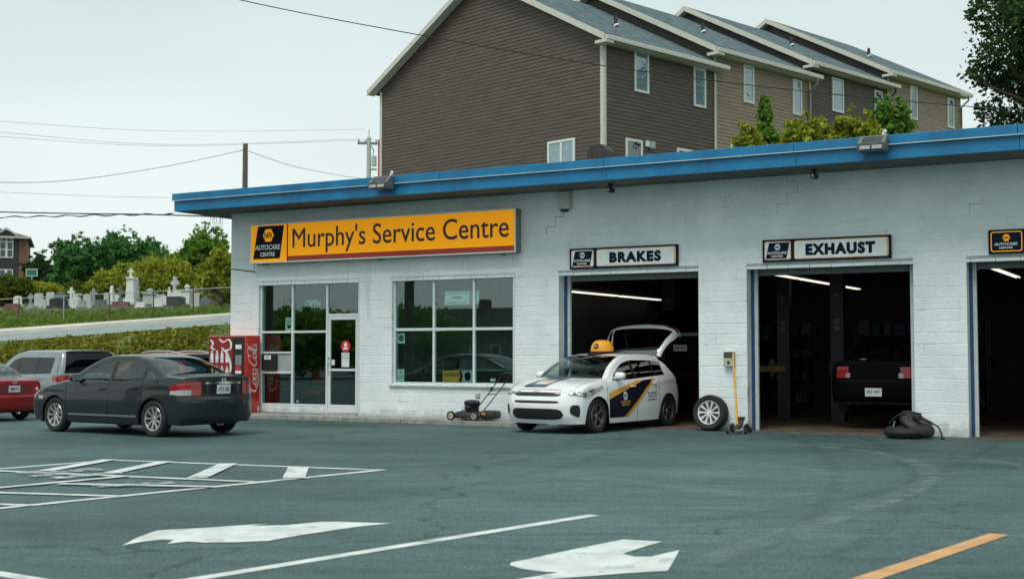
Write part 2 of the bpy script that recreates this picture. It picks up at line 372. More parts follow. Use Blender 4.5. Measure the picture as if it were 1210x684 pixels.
# ================================================================== THE GARAGE
def block_paint(mortar=False):
    m = bpy.data.materials.new("painted_mortar" if mortar else "painted_block"); m.use_nodes = True; t = m.node_tree; L = t.links; b = t.nodes['Principled BSDF']
    g = t.nodes.new("ShaderNodeNewGeometry")
    def noise(sc, det, st=None, ro=.6):
        n = t.nodes.new("ShaderNodeTexNoise"); n.inputs['Scale'].default_value = sc; n.inputs['Detail'].default_value = det; n.inputs['Roughness'].default_value = ro
        s = g.outputs['Position']
        if st:
            q = t.nodes.new("ShaderNodeMapping"); q.inputs['Scale'].default_value = st; L.new(s, q.inputs[0]); s = q.outputs[0]
        L.new(s, n.inputs['Vector']); return n.outputs[0]
    def ramp(src, p0, c0, p1, c1):
        r = t.nodes.new("ShaderNodeValToRGB"); r.color_ramp.elements[0].position = p0; r.color_ramp.elements[1].position = p1
        r.color_ramp.elements[0].color = (*c0, 1); r.color_ramp.elements[1].color = (*c1, 1); L.new(src, r.inputs[0]); return r.outputs[0]
    def mul(a, c, f=1):
        q = t.nodes.new("ShaderNodeMix"); q.data_type = 'RGBA'; q.blend_type = 'MULTIPLY'; q.inputs[0].default_value = f
        L.new(a, q.inputs[6]); L.new(c, q.inputs[7]); return q.outputs[2]
    c = ramp(noise(1.1, 5), .3, (.64, .71, .715), .7, (.80, .865, .865))
    c = mul(c, ramp(noise(2.0, 6, (1.5, 1.5, .25)), .62, (1, 1, 1), .80, (.70, .72, .70)))       # rain streaks
    c = mul(c, ramp(noise(19, 4, None, .75), .655, (1, 1, 1), .72, (.34, .34, .32)))                # chips
    # splash dirt of uneven height along the foot of the wall
    sxn = t.nodes.new("ShaderNodeSeparateXYZ"); L.new(g.outputs['Position'], sxn.inputs[0])
    ad = t.nodes.new("ShaderNodeMath"); ad.operation = 'MULTIPLY_ADD'; L.new(noise(5, 8, None, .75), ad.inputs[0]); ad.inputs[1].default_value = -.8; L.new(sxn.outputs['Z'], ad.inputs[2])
    mrn = t.nodes.new('ShaderNodeMapRange'); mrn.inputs['From Min'].default_value = -.50; mrn.inputs['From Max'].default_value = .10; L.new(ad.outputs[0], mrn.inputs[0])
    c = mul(c, ramp(mrn.outputs[0], .0, (.40, .39, .35), .62, (1, 1, 1)))
    if mortar: c = mul(c, ramp(noise(1.7, 5, None, .65), .56, (1, 1, 1), .72, (.42, .43, .42)))   # paint lost from the joints in stretches
    L.new(c, b.inputs['Base Color']); b.inputs['Roughness'].default_value = .62; b.inputs['Specular IOR Level'].default_value = .35
    n2 = t.nodes.new("ShaderNodeTexNoise"); n2.inputs['Scale'].default_value = 22; n2.inputs['Detail'].default_value = 8; n2.inputs['Roughness'].default_value = .7; L.new(g.outputs['Position'], n2.inputs['Vector'])
    bn = t.nodes.new("ShaderNodeBump"); bn.inputs['Strength'].default_value = .8; bn.inputs['Distance'].default_value = .016
    L.new(n2.outputs[0], bn.inputs['Height']); L.new(bn.outputs[0], b.inputs['Normal'])
    MATS[m.name] = m; return m
BLOCK = block_paint(); MORTAR = block_paint(True)
ALU = mat('aluminium_white', (.60, .66, .66), .45, var=.06, scale=3)
BLUE = mat('fascia_blue', (.002, .115, .26), .45, col2=(.003, .185, .385), scale=1.6, detail=9, lo=.3, hi=.62, stretch=(1, 1, .35), bump=.25, bscale=5)
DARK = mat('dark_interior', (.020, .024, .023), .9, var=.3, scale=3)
GAR = gthing('service_garage', 'long low white block garage with blue flat roof, office windows and open bays', 'garage', 0, 0)
OPEN = [(.85, 3.70, -1, 3.09), (4.59, 7.62, .76, 3.08), (8.66, 11.65, -1, 3.08), (12.60, 15.63, -1, 3.08), (16.52, 19.55, -1, 3.08)]
XEND, ZTOP, DEEP = 21.6, 4.72, 8.8
wall = MB(); y0, y1 = .0045, .25
xsb = [0]+[v for o in OPEN for v in o[:2]]+[XEND]
for i in range(0, len(xsb), 2): wall.box(xsb[i], xsb[i+1], y0, y1, -.05, ZTOP)
for o in OPEN: wall.box(o[0], o[1], y0, y1, o[3], ZTOP)
wall.box(4.59, 7.62, y0, y1, -.05, .76)
wall.box(0, .25, y1, DEEP, -.45, ZTOP); wall.box(XEND-.25, XEND, y1, DEEP, -.05, ZTOP); wall.box(.25, XEND-.25, DEEP-.25, DEEP, -.45, ZTOP)
WALL = wall.build('wall', MORTAR, GAR)
def block_mesh(x0, x1, z0, z1, c=.007, seed=0):
    r = random.Random(seed); j = lambda: r.uniform(-.0025, .0025)
    b = MB(); vs = []
    for (d, y) in ((0, .02), (0, .004), (c, 0)):
        vs += [(x0+d+j(), y, z0+d+j()), (x1-d+j(), y, z0+d+j()), (x1-d+j(), y, z1-d+j()), (x0+d+j(), y, z1-d+j())]
    fs = []
    for k in (0, 4):
        for i in range(4): fs.append((k+i, k+(i+1) % 4, k+4+(i+1) % 4, k+4+i))
    fs.append((8, 9, 10, 11)); return b.add(vs, fs)
FULL = [block_mesh(0, .39, 0, .19, seed=s).mesh('block') for s in range(6)]
for me in FULL: me.materials.append(BLOCK)
cells = []
for k in range(24):
    z0 = .005+.2*k; z1 = min(z0+.19, ZTOP)
    if z1-z0 < .05: continue
    zm = (z0+z1)/2; spans = [(0.0, XEND)]
    for o in OPEN:
        if o[2] < zm < o[3]:
            spans = [q for s_ in spans for q in ((s_[0], min(s_[1], o[0])), (max(s_[0], o[1]), s_[1])) if q[1]-q[0] > .03]
    for a, b_ in spans:
        x = -.2*(k % 2)
        while x < b_:
            c0, c1 = max(x, a), min(x+.39, b_)
            if c1-c0 > .05: cells.append((c0, c1, z0, z1))
            x += .4
full = [c for c in cells if c[1]-c[0] > .385 and c[3]-c[2] > .185 and c[1] < 17.5]
full.sort(key=lambda c: -c[0]); single = set(full[:300]); rest = MB(); rr_ = random.Random(5)
for i, c in enumerate(cells):
    if c in single:
        o = bpy.data.objects.new('block', FULL[rr_.randrange(6)]); COL.objects.link(o); o.parent = WALL; o.location = (c[0], rr_.uniform(-.0022, .0022), c[2])
    else:
        m_ = block_mesh(*c, seed=i); dy = rr_.uniform(-.0022, .0022); rest.add([(v[0], v[1]+dy, v[2]) for v in m_.v], m_.f)
tag(rest.build('block', BLOCK, WALL), kind='stuff')
# roof
OV, XL = -1.12, -.74
roof = MB().box(XL+.06, XEND+.9, OV+.06, DEEP+.5, ZTOP+.012, 5.06); ROOF = roof.build('roof', mat('roof_felt', (.10, .11, .11), .9, var=.2), GAR)
SOF = MB().box(XL+.03, XEND+.8, OV+.03, 0.0, ZTOP, ZTOP+.01); SOF.box(XL+.03, -.002, 0, DEEP+.4, ZTOP, ZTOP+.01); SOF.build('soffit', mat('soffit_board', (.10, .11, .10), .8, var=.25, scale=.8), ROOF)
x = XL; k = 0
while x < XEND+.8:                      # lower and upper fascia boards in lengths, with butt joints
    x1 = min(x+3.66, XEND+.9)
    MB().box(x+.002, x1-.004, OV, OV+.03, ZTOP-.012+.0, 4.955, b=.004).build('fascia_board', BLUE, ROOF)
    MB().box(x+.002-.02, x1-.004-.02, OV-.055, OV+.06, 4.955, 5.115, b=.006).build('fascia_cap', BLUE, ROOF)
    MB().box(x-.02, x1-.02, OV-.061, OV-.05, 4.945, 4.957).build('drip_edge', ALU, ROOF)
    x = x1; k += 1
MB().box(XL, XL+.03, OV+.031, DEEP+.5, ZTOP-.012, 4.955, b=.004).build('fascia_board', BLUE, ROOF)
MB().box(XL-.055, XL+.06, OV+.061, DEEP+.5, 4.955, 5.115, b=.006).build('fascia_cap', BLUE, ROOF)
# interior shell
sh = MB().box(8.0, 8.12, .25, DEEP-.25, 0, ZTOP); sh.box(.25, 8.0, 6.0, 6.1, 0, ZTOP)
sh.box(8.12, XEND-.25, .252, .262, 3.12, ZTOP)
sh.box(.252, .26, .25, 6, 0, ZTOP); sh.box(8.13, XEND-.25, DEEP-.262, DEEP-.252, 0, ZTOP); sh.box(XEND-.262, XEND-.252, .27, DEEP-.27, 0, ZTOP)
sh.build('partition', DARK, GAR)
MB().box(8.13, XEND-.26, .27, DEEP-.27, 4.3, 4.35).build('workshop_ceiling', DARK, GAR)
MB().box(.27, 7.99, .27, 5.99, 3.3, 3.35).build('office_ceiling', mat('ceiling_tile', (.20, .22, .21), .9, var=.1), GAR)
MB().box(8.14, XEND-.27, .0, DEEP-.28, -.03, .014).build('workshop_floor', mat('oily_concrete', (.055, .040, .030), .55, scale=1.6, col2=(.17, .115, .08), world=True, detail=7), GAR)
MB().box(.27, 7.98, .01, 5.98, -.03, .10).build('office_floor', mat('lino', (.12, .14, .13), .4, var=.2), GAR)
# bay frames
REV = mat('jamb_blue', (.012, .06, .17), .5, var=.2); TRK = mat('track_steel', (.50, .56, .55), .45, var=.1)
for o in OPEN[2:]:
    f = MB().box(o[0], o[0]+.05, .255, .33, 0, 3.06).box(o[1]-.05, o[1], .255, .33, 0, 3.06); fr = f.build('bay_frame', REV, GAR)
    MB().box(o[0]+.052, o[0]+.115, .29, .36, 0, 3.02).build('door_track', TRK, fr)
    MB().box(o[1]-.115, o[1]-.052, .29, .36, 0, 3.02).build('door_track', TRK, fr)
    MB().box(o[0]+.12, o[1]-.12, .34, .38, 2.90, 3.07, b=.01).build('door_leaf', mat('door_panel', (.12, .15, .14), .5, var=.2), fr)
    MB().box(o[0]-.0, o[1]+.0, -.012, .0, 3.07, 3.11).build('lintel_angle', mat('lintel_steel', (.33, .36, .34), .6, var=.2), fr)
    for sx_ in (o[0]+.10, o[1]-.14):
        MB().tube([(sx_+.02, .37, 2.9), (sx_+.02, .45, 3.05), (sx_+.02, .65, 3.14), (sx_+.02, 3.2, 3.16)], .025, 6).build('door_track', TRK, fr)
# office shopfront: frames with panes
GLASS = glass_mat('shop_glass', (.78, .92, .89), .095)
ENT = MB(); ey0, ey1 = .06, .13
def bar(b, x0, x1, z0, z1, a=ey0, c=ey1): b.box(x0, x1, a, c, z0, z1, b=.006)
for xx in (.85, 1.77, 2.755, 3.645): bar(ENT, xx, xx+.055, .28 if xx < 2 else .04, 3.04)
bar(ENT, .85, 3.70, 3.042, 3.09, .055, .135); bar(ENT, .905, 2.755, 1.905, 1.955, .062, .128); bar(ENT, .905, 2.755, .25, .298, .05, .14)
bar(ENT, 2.81, 3.645, 2.27, 2.325, .062, .128); bar(ENT, .905, 1.77, 1.44, 1.48, .062, .128); bar(ENT, .905, 1.77, .98, 1.03, .062, .128)
entf = ENT.build('shopfront_frame', ALU, GAR)
MB().box(.852, 2.752, .052, .2, -.03, .249).build('stall_riser', BLOCK, entf)
MB().box(2.76, 3.64, .0, .2, .0, .12, b=.01).build('door_step', mat('step_concrete', (.35, .34, .30), .9, var=.2, scale=8), entf)
def pane(x0, x1, z0, z1, par, y=.095): return MB().box(x0, x1, y-.003, y+.003, z0, z1).build('pane', GLASS, par)
for a in ((.905, 1.77, 1.955, 3.042), (1.825, 2.755, 1.955, 3.042), (2.81, 3.645, 2.325, 3.042), (1.825, 2.755, .298, 1.905), (.905, 1.77, 1.48, 1.905), (.905, 1.77, .298, .98)): pane(*a, entf)
MB().box(.907, 1.768, .09, .1, 1.032, 1.438).build('infill_panel', mat('infill', (.30, .34, .34), .6, var=.1), entf)
MB().box(.93, 1.36, .02, .09, 1.06, 1.42, b=.01).build('air_conditioner', mat('black_plastic', (.012, .012, .013), .5), entf)
dr = MB()
for a in ((2.82, 2.885, .125, 2.265), (3.575, 3.64, .125, 2.265), (2.887, 3.573, 2.19, 2.265), (2.887, 3.573, .125, .30), (2.887, 3.573, 1.05, 1.10)): dr.box(a[0], a[1], .06, .11, a[2], a[3], b=.006)
door = dr.build('entrance_door', ALU, GAR)
pane(2.885, 3.575, 1.10, 2.19, door, .085); pane(2.885, 3.575, .30, 1.05, door, .085)
MB().tube([(2.85, .06, 1.0), (2.85, .02, 1.02), (2.85, .02, 1.22), (2.85, .06, 1.24)], .012, 8).build('handle', mat('steel', (.5, .5, .48), .3, 1), door)
MB().box(2.835, 2.865, .045, .06, 1.30, 1.36, b=.004).build('lock', MATS['steel'], door)
wf = MB()
for xx in (4.59, 5.60, 6.60, 7.565): bar(wf, xx, xx+.055, .83, 3.03)
bar(wf, 4.59, 7.62, 3.032, 3.08, .055, .135); bar(wf, 4.645, 7.565, 1.925, 1.985, .062, .128); bar(wf, 4.59, 7.62, .77, .828, .05, .14)
winf = wf.build('office_window', ALU, GAR)
MB().box(4.54, 7.66, -.05, .05, .725, .762, b=.006).build('window_sill', mat('sill', (.42, .46, .45), .7, var=.2, scale=9), winf)
for i, (a, b_) in enumerate(((4.645, 5.60), (5.655, 6.60), (6.655, 7.565))):
    pane(a, b_, 1.985, 3.032, winf); pane(a, b_, .828, 1.925, winf)
# slightly proud trim round the two glazed openings
tr = MB().box(.80, 3.75, -.012, -.001, 3.092, 3.125).box(4.54, 7.67, -.012, -.001, 3.082, 3.115).box(7.622, 7.655, -.01, -.001, .765, 3.08).box(3.702, 3.735, -.01, -.001, .1, 3.09)
tr.build('trim', ALU, GAR)
# apron
APM = mat('apron_concrete', (.27, .275, .25), .9, var=.3, scale=5, world=True, bump=.3)
for i in range(5):
    a = .9+i*1.50; MB().box(a+.004, a+1.492, -.84, -.003, -.02, .085+.004*(i % 2), b=.014).build('apron_slab', APM, GAR)
for o in OPEN[2:]:
    MB().box(o[0]+.002, o[1]-.002, -.13, -.002, -.02, .017).build('threshold_strip', mat('threshold', (.10, .085, .07), .8, var=.4, scale=4, world=True), GAR)

# ================================================================== CARS
CARGLASS = glass_mat('car_glass', (.62, .72, .70), .10)
TINTGLASS = glass_mat('tinted_car_glass', (.05, .06, .06), .035)
RUBBER = mat('rubber', (.012, .013, .013), .75, var=.3, scale=20)
BLACK = mat('black_trim', (.010, .011, .011), .55)
CABIN = mat('cabin_fabric', (.035, .038, .038), .9, var=.2)
ALLOY = mat('alloy', (.62, .64, .63), .28, .9)
CHROME = mat('chrome', (.75, .77, .77), .12, 1)
REDLENS = mat('red_lens', (.30, .005, .007), .15, coat=.5, var=.1, scale=6)
CLEARLENS = mat('clear_lens', (.30, .31, .30), .12, coat=1, var=.1, scale=8)
AMBER = mat('amber_lens', (.65, .18, .02), .15, coat=1)
PLATE = mat('plate_white', (.66, .69, .70), .4, var=.05); INK = mat('ink_dark', (.02, .03, .06), .5)
DISC = mat('brake_disc', (.10, .10, .10), .4, .8)
def pchip(ys):
    n = len(ys); d = [ys[i+1]-ys[i] for i in range(n-1)]; m = [0.0]*n
    for i in range(1, n-1): m[i] = 0 if d[i-1]*d[i] <= 0 else 2*d[i-1]*d[i]/(d[i-1]+d[i])
    m[0] = d[0]; m[-1] = d[-1]
    def f(s):
        i = int(max(0, min(n-2, math.floor(s)))); t = s-i; h = t*t
        return (2*t*h-3*h+1)*ys[i]+(t*h-2*h+t)*m[i]+(-2*t*h+3*h)*ys[i+1]+(t*h-h)*m[i+1]
    return f
def wheel_parts(parent, loc, r, w, spokes, flip, rim_m=None, twin=False):
    rim_m = rim_m or ALLOY
    Mx = Matrix.Translation(loc) @ (Matrix.Rotation(math.pi, 4, 'Z') if flip else Matrix())
    ri = r*.66; h = w/2
    hub = MB().lathe([(.01, h*.2), (ri*.62, h*.2), (ri*.62, h*.05), (.01, h*.05)], 20, Mx, 'y').build('wheel', DISC, parent, 40)
    MB().lathe([(ri*.98, -h*.9), (r*.9, -h), (r*.975, -h*.8), (r, -h*.5), (r, h*.5), (r*.975, h*.8), (r*.9, h*.98), (ri*1.08, h*.93), (ri*.98, h*.8)], 32, Mx, 'y').build('tyre', RUBBER, hub, 40)
    b = MB().lathe([(ri*1.03, h*.82), (ri*1.0, h*.9), (ri*.93, h*.86), (ri*.90, h*.3), (ri*.88, -h*.6), (ri*.93, -h*.6), (ri*.95, h*.3), (ri*1.03, h*.82)], 32, Mx, 'y')
    for k in range(spokes):
        a0 = 2*math.pi*k/spokes
        for da in ((-.13, .13) if twin else (0,)):
            Ms = Mx @ Matrix.Rotation(a0+da, 4, 'Y')
            wd_ = .016 if twin else .024
            vs = []
            for (rr, yy, ww) in ((ri*.12, h*.62, wd_*.75), (ri*.55, h*.74, wd_*.8), (ri*.94, h*.80, wd_*1.25)):
                for (a, c) in ((-ww, -.03), (ww, -.03), (ww*.7, 0), (-ww*.7, 0)): vs.append(Ms @ Vector((rr, yy+c, a)))
            fs = [(k_*4+i, k_*4+(i+1) % 4, k_*4+4+(i+1) % 4, k_*4+4+i) for k_ in range(2) for i in range(4)]
            b.add(vs, fs)
    b.lathe([(.002, h*.70), (ri*.17, h*.70), (ri*.2, h*.62), (ri*.2, h*.3)], 16, Mx, 'y')
    b.build('rim', rim_m, hub, 40)
    return hub

def make_car(name, label, S, loc, ang, group=None, z=None):
    car = thing(name, label, S.get('cat', 'car'), (loc[0], loc[1], (dip(*loc[:2]) if z is None else z)), ang, group)
    st = S['st']; Lh = S['L']/2; n = len(st)
    fx, fz, ex, ez, pp = [pchip([q[i] for q in st]) for i in range(5)]
    hw, zm, belt = S['hw'], S.get('zm', .58), S['belt']; zb = lambda x: float(np.interp(x, belt[0], belt[1]))
    lean = S.get('lean', .46); xf0 = S.get('xf0', 1.1); xr0 = S.get('xr0', S['L']-1.0); af = S.get('af', .10); ar = S.get('ar', .08)
    def W(x, z_):
        p = 1.0
        if x < xf0: p -= af*((xf0-x)/xf0)**2.0
        if x > xr0: p -= ar*((x-xr0)/(S['L']-xr0))**2.0
        b_ = zb(x)
        if z_ < zm: t = 1-.085*((zm-z_)/zm)**2.2
        else:
            q = min(1, (z_-zm)/max(.05, b_-zm)); t = 1-.055*q**2.0
        crease = S.get('crease', .012)*math.exp(-((z_-(b_-.10))/.05)**2)
        y = hw*p*t+crease
        if z_ > b_: y -= (z_-b_)*lean + .012*min(1, (z_-b_)/.02)
        return y
    def top3(s, t):
        xc, zc, xe, ze, p = fx(s), fz(s), ex(s), ez(s), pp(s); a = min(1, abs(t)); c = 1-(max(0, 1-a**p))**(1/p)
        return Vector((Lh-(xc+(xe-xc)*c), t*W(xe, ze), zc+(ze-zc)*c))
    def side3(x, z_, sg): return Vector((Lh-x, sg*W(x, z_), z_))
    iA, iB = S['top']        # stations bounding the part of the edge curve that is the top of the side
    ss = np.linspace(iA, iB, 240); TX = np.maximum.accumulate([ex(s) for s in ss]); TZ = [ez(s) for s in ss]
    top = lambda x: float(np.interp(x, TX, TZ))
    xF, xR = ex(iA), ex(iB)
    sill = S.get('sill', .23); ax = S['axles']; AR = S['r']*1.16; wr = S['r']
    def bot(x):
        z_ = sill
        for a in ax:
            if abs(x-a) < AR: z_ = max(z_, wr*.98+math.sqrt(max(0, AR*AR-(x-a)**2)))
        return z_
    wx0, wx1 = S['win']; rail = S.get('rail', .055); wt = S.get('wtop')
    # ---- side columns
    cols = set(np.round(np.linspace(xF, xR, 60), 4))
    for a in ax:
        for k in range(17): cols.add(round(a+AR*math.cos(math.pi*k/16), 4))
    seams = []
    for d in S['doors']: seams += [d[0], d[1]]
    for d in seams: cols |= {round(d-.005, 4), round(d+.005, 4)}
    for p in S['pillars']: cols |= {p[0], p[1]}
    cols |= {wx0, wx1}; cols = sorted(c for c in cols if xF <= c <= xR)
    cc = [cols[0]]
    for c in cols[1:]:
        if c-cc[-1] > .0015: cc.append(c)
    cols = cc
    body = MB(); seal = MB(); doors = {}; panes = {}
    open_hatch = S.get('hatch_open')
    def inwin(x): return wx0-1e-6 <= x <= wx1+1e-6
    def zs(x):
        t_ = top(x); b_ = min(zb(x), t_); w_ = max(b_, min(t_, t_-rail)) if inwin(x) else b_
        if wt and inwin(x): w_ = max(b_, min(w_, float(np.interp(x, wt[0], wt[1]))))
        return bot(x), b_, w_, t_
    for sg in (1, -1):
        for i in range(len(cols)-1):
            x0, x1 = cols[i], cols[i+1]; xm = (x0+x1)/2
            A, B = zs(x0+1e-5), zs(x1-1e-5)
            dst = body; key = None
            isseam = any(abs(xm-d) < .006 for d in seams)
            for k, d in enumerate(S['doors']):
                if d[0] < xm < d[1]: key = (sg, k)
            if isseam: dst = seal
            elif key is not None: dst = doors.setdefault(key, MB())
            def band(T, za0, za1, zb0, zb1, nr, off=0):
                if max(za1-za0, zb1-zb0) < .002: return
                P = []
                for r_ in range(nr+1):
                    q = r_/nr; row = []
                    for (x_, l, h) in ((x0, za0, za1), (x1, zb0, zb1)):
                        v = side3(x_, l+(h-l)*q, sg); v.y -= sg*off; row.append(v)
                    P.append(row)
                T.grid(P)
            band(dst, A[0], A[1], B[0], B[1], 12, .008 if isseam else 0)
            gl = inwin(xm)
            if gl:
                if any(p[0]-1e-6 < xm < p[1]+1e-6 for p in S['pillars']): band(seal, A[1], A[2], B[1], B[2], 5)
                else:
                    idx = sum(1 for p in S['pillars'] if p[1] < xm); band(panes.setdefault((sg, idx), MB()), A[1], A[2], B[1], B[2], 5, .004)
            band(body, A[2], A[3], B[2], B[3], 3)
    # ---- strip over the car
    segs = S['seg']; tg = S.get('tg', .90)
    ts = [0, .15, .3, .45, .6, .7, .78, .85, tg, .93, .955, .975, .99, 1.0]; ts = sorted(set([-t for t in ts]+ts))
    parts = {}
    for nm, (i0, i1) in segs.items():
        k = max(2, int((i1-i0)*6)); P = [[top3(i0+(i1-i0)*a/k, t) for t in ts] for a in range(k+1)]
        for a in range(k):
            for j in range(len(ts)-1):
                tm = abs((ts[j]+ts[j+1])/2); quad = [P[a][j], P[a][j+1], P[a+1][j+1], P[a+1][j]]
                q = 'body'
                if nm in ('windscreen', 'rear_window') and tm < tg: q = nm
                elif nm in ('rear_window', 'tailgate') and open_hatch: q = 'tailgate'
                parts.setdefault(q, []).append(quad)
    def quads(Q):
        b = MB()
        for q in Q: b.add(q, [(0, 1, 2, 3)])
        return b
    def weld(b):
        bm = bmesh.new(); vs = [bm.verts.new(v) for v in b.v]
        for f in b.f:
            try: bm.faces.new([vs[i] for i in f])
            except ValueError: pass
        bmesh.ops.remove_doubles(bm, verts=bm.verts[:], dist=.0008); bmesh.ops.dissolve_degenerate(bm, edges=bm.edges[:], dist=.0005)
        bmesh.ops.recalc_face_normals(bm, faces=bm.faces[:])
        return bm
    def emit(nm, b, m, par, sharp=38, xf=None):
        bm = weld(b); me = bpy.data.meshes.new(nm)
        if xf is not None: bmesh.ops.transform(bm, matrix=xf, verts=bm.verts[:])
        bm.to_mesh(me); bm.free()
        for p in me.polygons: p.use_smooth = True
        me.set_sharp_from_angle(angle=R(sharp)); return link(nm, me, m, par)
    PM = S['paint']
    allb = MB(); allb.v = body.v[:]; allb.f = body.f[:]
    qb = quads(parts['body']); allb.add(qb.v, qb.f)
    bo = emit('body', allb, PM, car); GL = S.get('glass', CARGLASS)
    bms = weld(seal); seen = set(); bms.verts.ensure_lookup_table()
    for v0 in bms.verts:
        if v0.index in seen: continue
        stack = [v0]; isl = []; seen.add(v0.index)
        while stack:
            v = stack.pop(); isl.append(v)
            for e in v.link_edges:
                w = e.other_vert(v)
                if w.index not in seen: seen.add(w.index); stack.append(w)
        ids = {v.index: k for k, v in enumerate(isl)}; fs = {f for v in isl for f in v.link_faces}
        if not fs: continue
        q = MB(); q.v = [v.co.copy() for v in isl]; q.f = [tuple(ids[v.index] for v in f.verts) for f in fs]; q.build('seal', BLACK, car, 60)
    bms.free()
    dob = {}
    for k, b in doors.items(): dob[k] = emit('door', b, PM, car)
    for (sg, idx), b in panes.items():
        d = dob.get((sg, min(idx, len(S['doors'])-1)))
        emit('window', b, S.get('rearglass', GL) if idx >= S.get('tint_from', 9) else GL, d if d is not None else car)
    emit('windscreen', quads(parts['windscreen']), CARGLASS, car)
    RG = S.get('rearglass', GL)
    xf = None
    if open_hatch:
        hp = top3(segs['rear_window'][0], 0); xf = Matrix.Translation(hp) @ Matrix.Rotation(open_hatch, 4, 'Y') @ Matrix.Translation(-hp)
        tgo = emit('tailgate', quads(parts['tailgate']), PM, car, xf=xf)
        emit('rear_window', quads(parts['rear_window']), RG, tgo, xf=xf)
    else: emit('rear_window', quads(parts['rear_window']), RG, car)
    # ---- underbody, wells, cabin
    u = MB()
    u.box(Lh-xR+.05, Lh-xF-.05, -hw*.72, hw*.72, .20, .42)
    for a in ax:
        for sg in (1, -1):
            rows = []
            for k in range(13):
                th = math.pi*k/12; x_ = a+AR*math.cos(th); z_ = wr*.98+AR*math.sin(th)
                rows.append([(Lh-x_, sg*(W(x_, z_)-.004), z_), (Lh-x_, sg*(hw-.34), z_)])
            u.grid(rows)
    for sg in (1, -1): u.box(Lh-ax[1]+AR, Lh-ax[0]-AR, sg*hw*.70, sg*(hw*.93), .19, sill+.02)
    fb = bot(xF); u.box(Lh-ax[0]+AR, Lh-xF+.10, -hw*.8, hw*.8, .17, .24); u.box(Lh-xR-.02, Lh-ax[1]-AR, -hw*.7, hw*.7, .22, .28)
    u.build('underbody', BLACK, car)
    c = MB(); zb1 = zb((wx0+wx1)/2)-.04
    c.box(Lh-wx1-.05, Lh-wx0-.1, -hw*.86, hw*.86, .40, .46)
    for sg in (1, -1): c.box(Lh-wx1, Lh-wx0, sg*(hw*.82), sg*(hw*.86), .46, zb1)
    c.box(Lh-wx0-.35, Lh-wx0-.05, -hw*.84, hw*.84, .46, zb1+.02, b=.05)
    sx0 = S.get('seat', wx0+.95)
    for sg in (1, -1):
        for x_ in ((sx0, sx0+.95) if wx1-sx0 > 1.3 else (sx0,)):
            Mt = Matrix.Translation((Lh-x_, sg*.37, .5)); c.box(-.02, .48, -.24, .24, -.05, .12, Mt, b=.05)
            Mt2 = Mt @ Matrix.Rotation(R(-14), 4, 'Y'); c.box(-.14, .0, -.24, .24, .05, .62, Mt2, b=.06); c.box(-.12, -.02, -.13, .13, .64, .82, Mt2, b=.04)
    if not open_hatch: c.box(Lh-wx1-.25, Lh-wx1+.15, -hw*.74, hw*.74, zb1-.1, zb1-.03)
    ci = c.build('cabin', CABIN, car, 40)
    # steering wheel
    Mt = Matrix.Translation((Lh-wx0-.48, .37, zb1+.02)) @ Matrix.Rotation(R(-65), 4, 'Y')
    MB().tube([Mt @ Vector((.18*math.cos(k*math.pi/8), .18*math.sin(k*math.pi/8), 0)) for k in range(17)], .014, 6).build('steering_wheel', BLACK, ci, 60)
    # ---- wheels
    for i, a in enumerate(ax):
        for sg in (1, -1):
            wheel_parts(car, Vector((Lh-a, sg*(hw-.115), wr)), wr, S.get('ww', .2), S.get('spokes', 10), sg < 0, S.get('rim'), S.get('twin', False))
    # ---- lamps and trim as thin shells laid over the skin
    def nrm(f, a, b_, e=.004):
        p = f(a, b_); d1 = f(a+e, b_)-f(a-e, b_); d2 = f(a, b_+e)-f(a, b_-e); nn = d1.cross(d2)
        if nn.length < 1e-8: return Vector((0, math.copysign(1, p.y), 0))
        nn.normalize(); cpt = Vector((0, 0, .6))
        return nn if nn.dot(p-cpt) > 0 else -nn
    def patch(T, f, a0, a1, b0, b1, off, na=6, nb=10):
        def g(i, j):
            a = a0(j/nb)+(a1(j/nb)-a0(j/nb))*i/na if callable(a0) else a0+(a1-a0)*i/na
            b_ = b0+(b1-b0)*j/nb; p = f(a, b_); return p+nrm(f, a, b_)*off
        T.grid([[g(i, j) for j in range(nb+1)] for i in range(na+1)]); return T
    K = dict(car=car, body=bo, patch=patch, top3=top3, side3=side3, Lh=Lh, W=W, zb=zb, xf=xf, nrm=nrm, tgo=(tgo if open_hatch else None), ex=ex, S=S, top=top, dob=dob)
    for lamp in S.get('lamps', []):      # (name, mat, s0, s1, t0, t1, side:(x0,x1,z0,z1) or None)
        nm, m_, s0, s1, t0, t1, sd_ = lamp; loff = .008 if nm in ('tail_lamp', 'headlamp') else .013
        for sg in (1, -1):
            T = MB(); tu = lambda t_: 1-(1-t_)**(1/2.4); patch(T, (lambda s_, u_: top3(s_, sg*(1-max(0, 1-u_)**2.4))), s0, s1, tu(t0), tu(t1), loff, 6, 24)
            if sd_ and callable(sd_[2]): patch(T, (lambda z_, x_: side3(x_, z_, sg)), sd_[2], sd_[3], sd_[0], sd_[1], loff, 5, 14)
            elif sd_: patch(T, (lambda x_, z_: side3(x_, z_, sg)), sd_[0], sd_[1], sd_[2], sd_[3], loff, 4, 4)
            o = emit(nm, T, m_, car, 60)
    for tr_ in S.get('trims', []):       # (name, mat, s0, s1, t0, t1, off)
        nm, m_, s0, s1, t0, t1, off = tr_
        T = MB(); sm0, sh = (s0+s1)/2, (s1-s0)/2; rnd = lambda q: sh*max(.0, 1-abs(2*q-1)**8)**.5
        patch(T, top3, (lambda q: sm0-rnd(q)), (lambda q: sm0+rnd(q)), t0, t1, off, 4, 28); emit(nm, T, m_, car, 60)
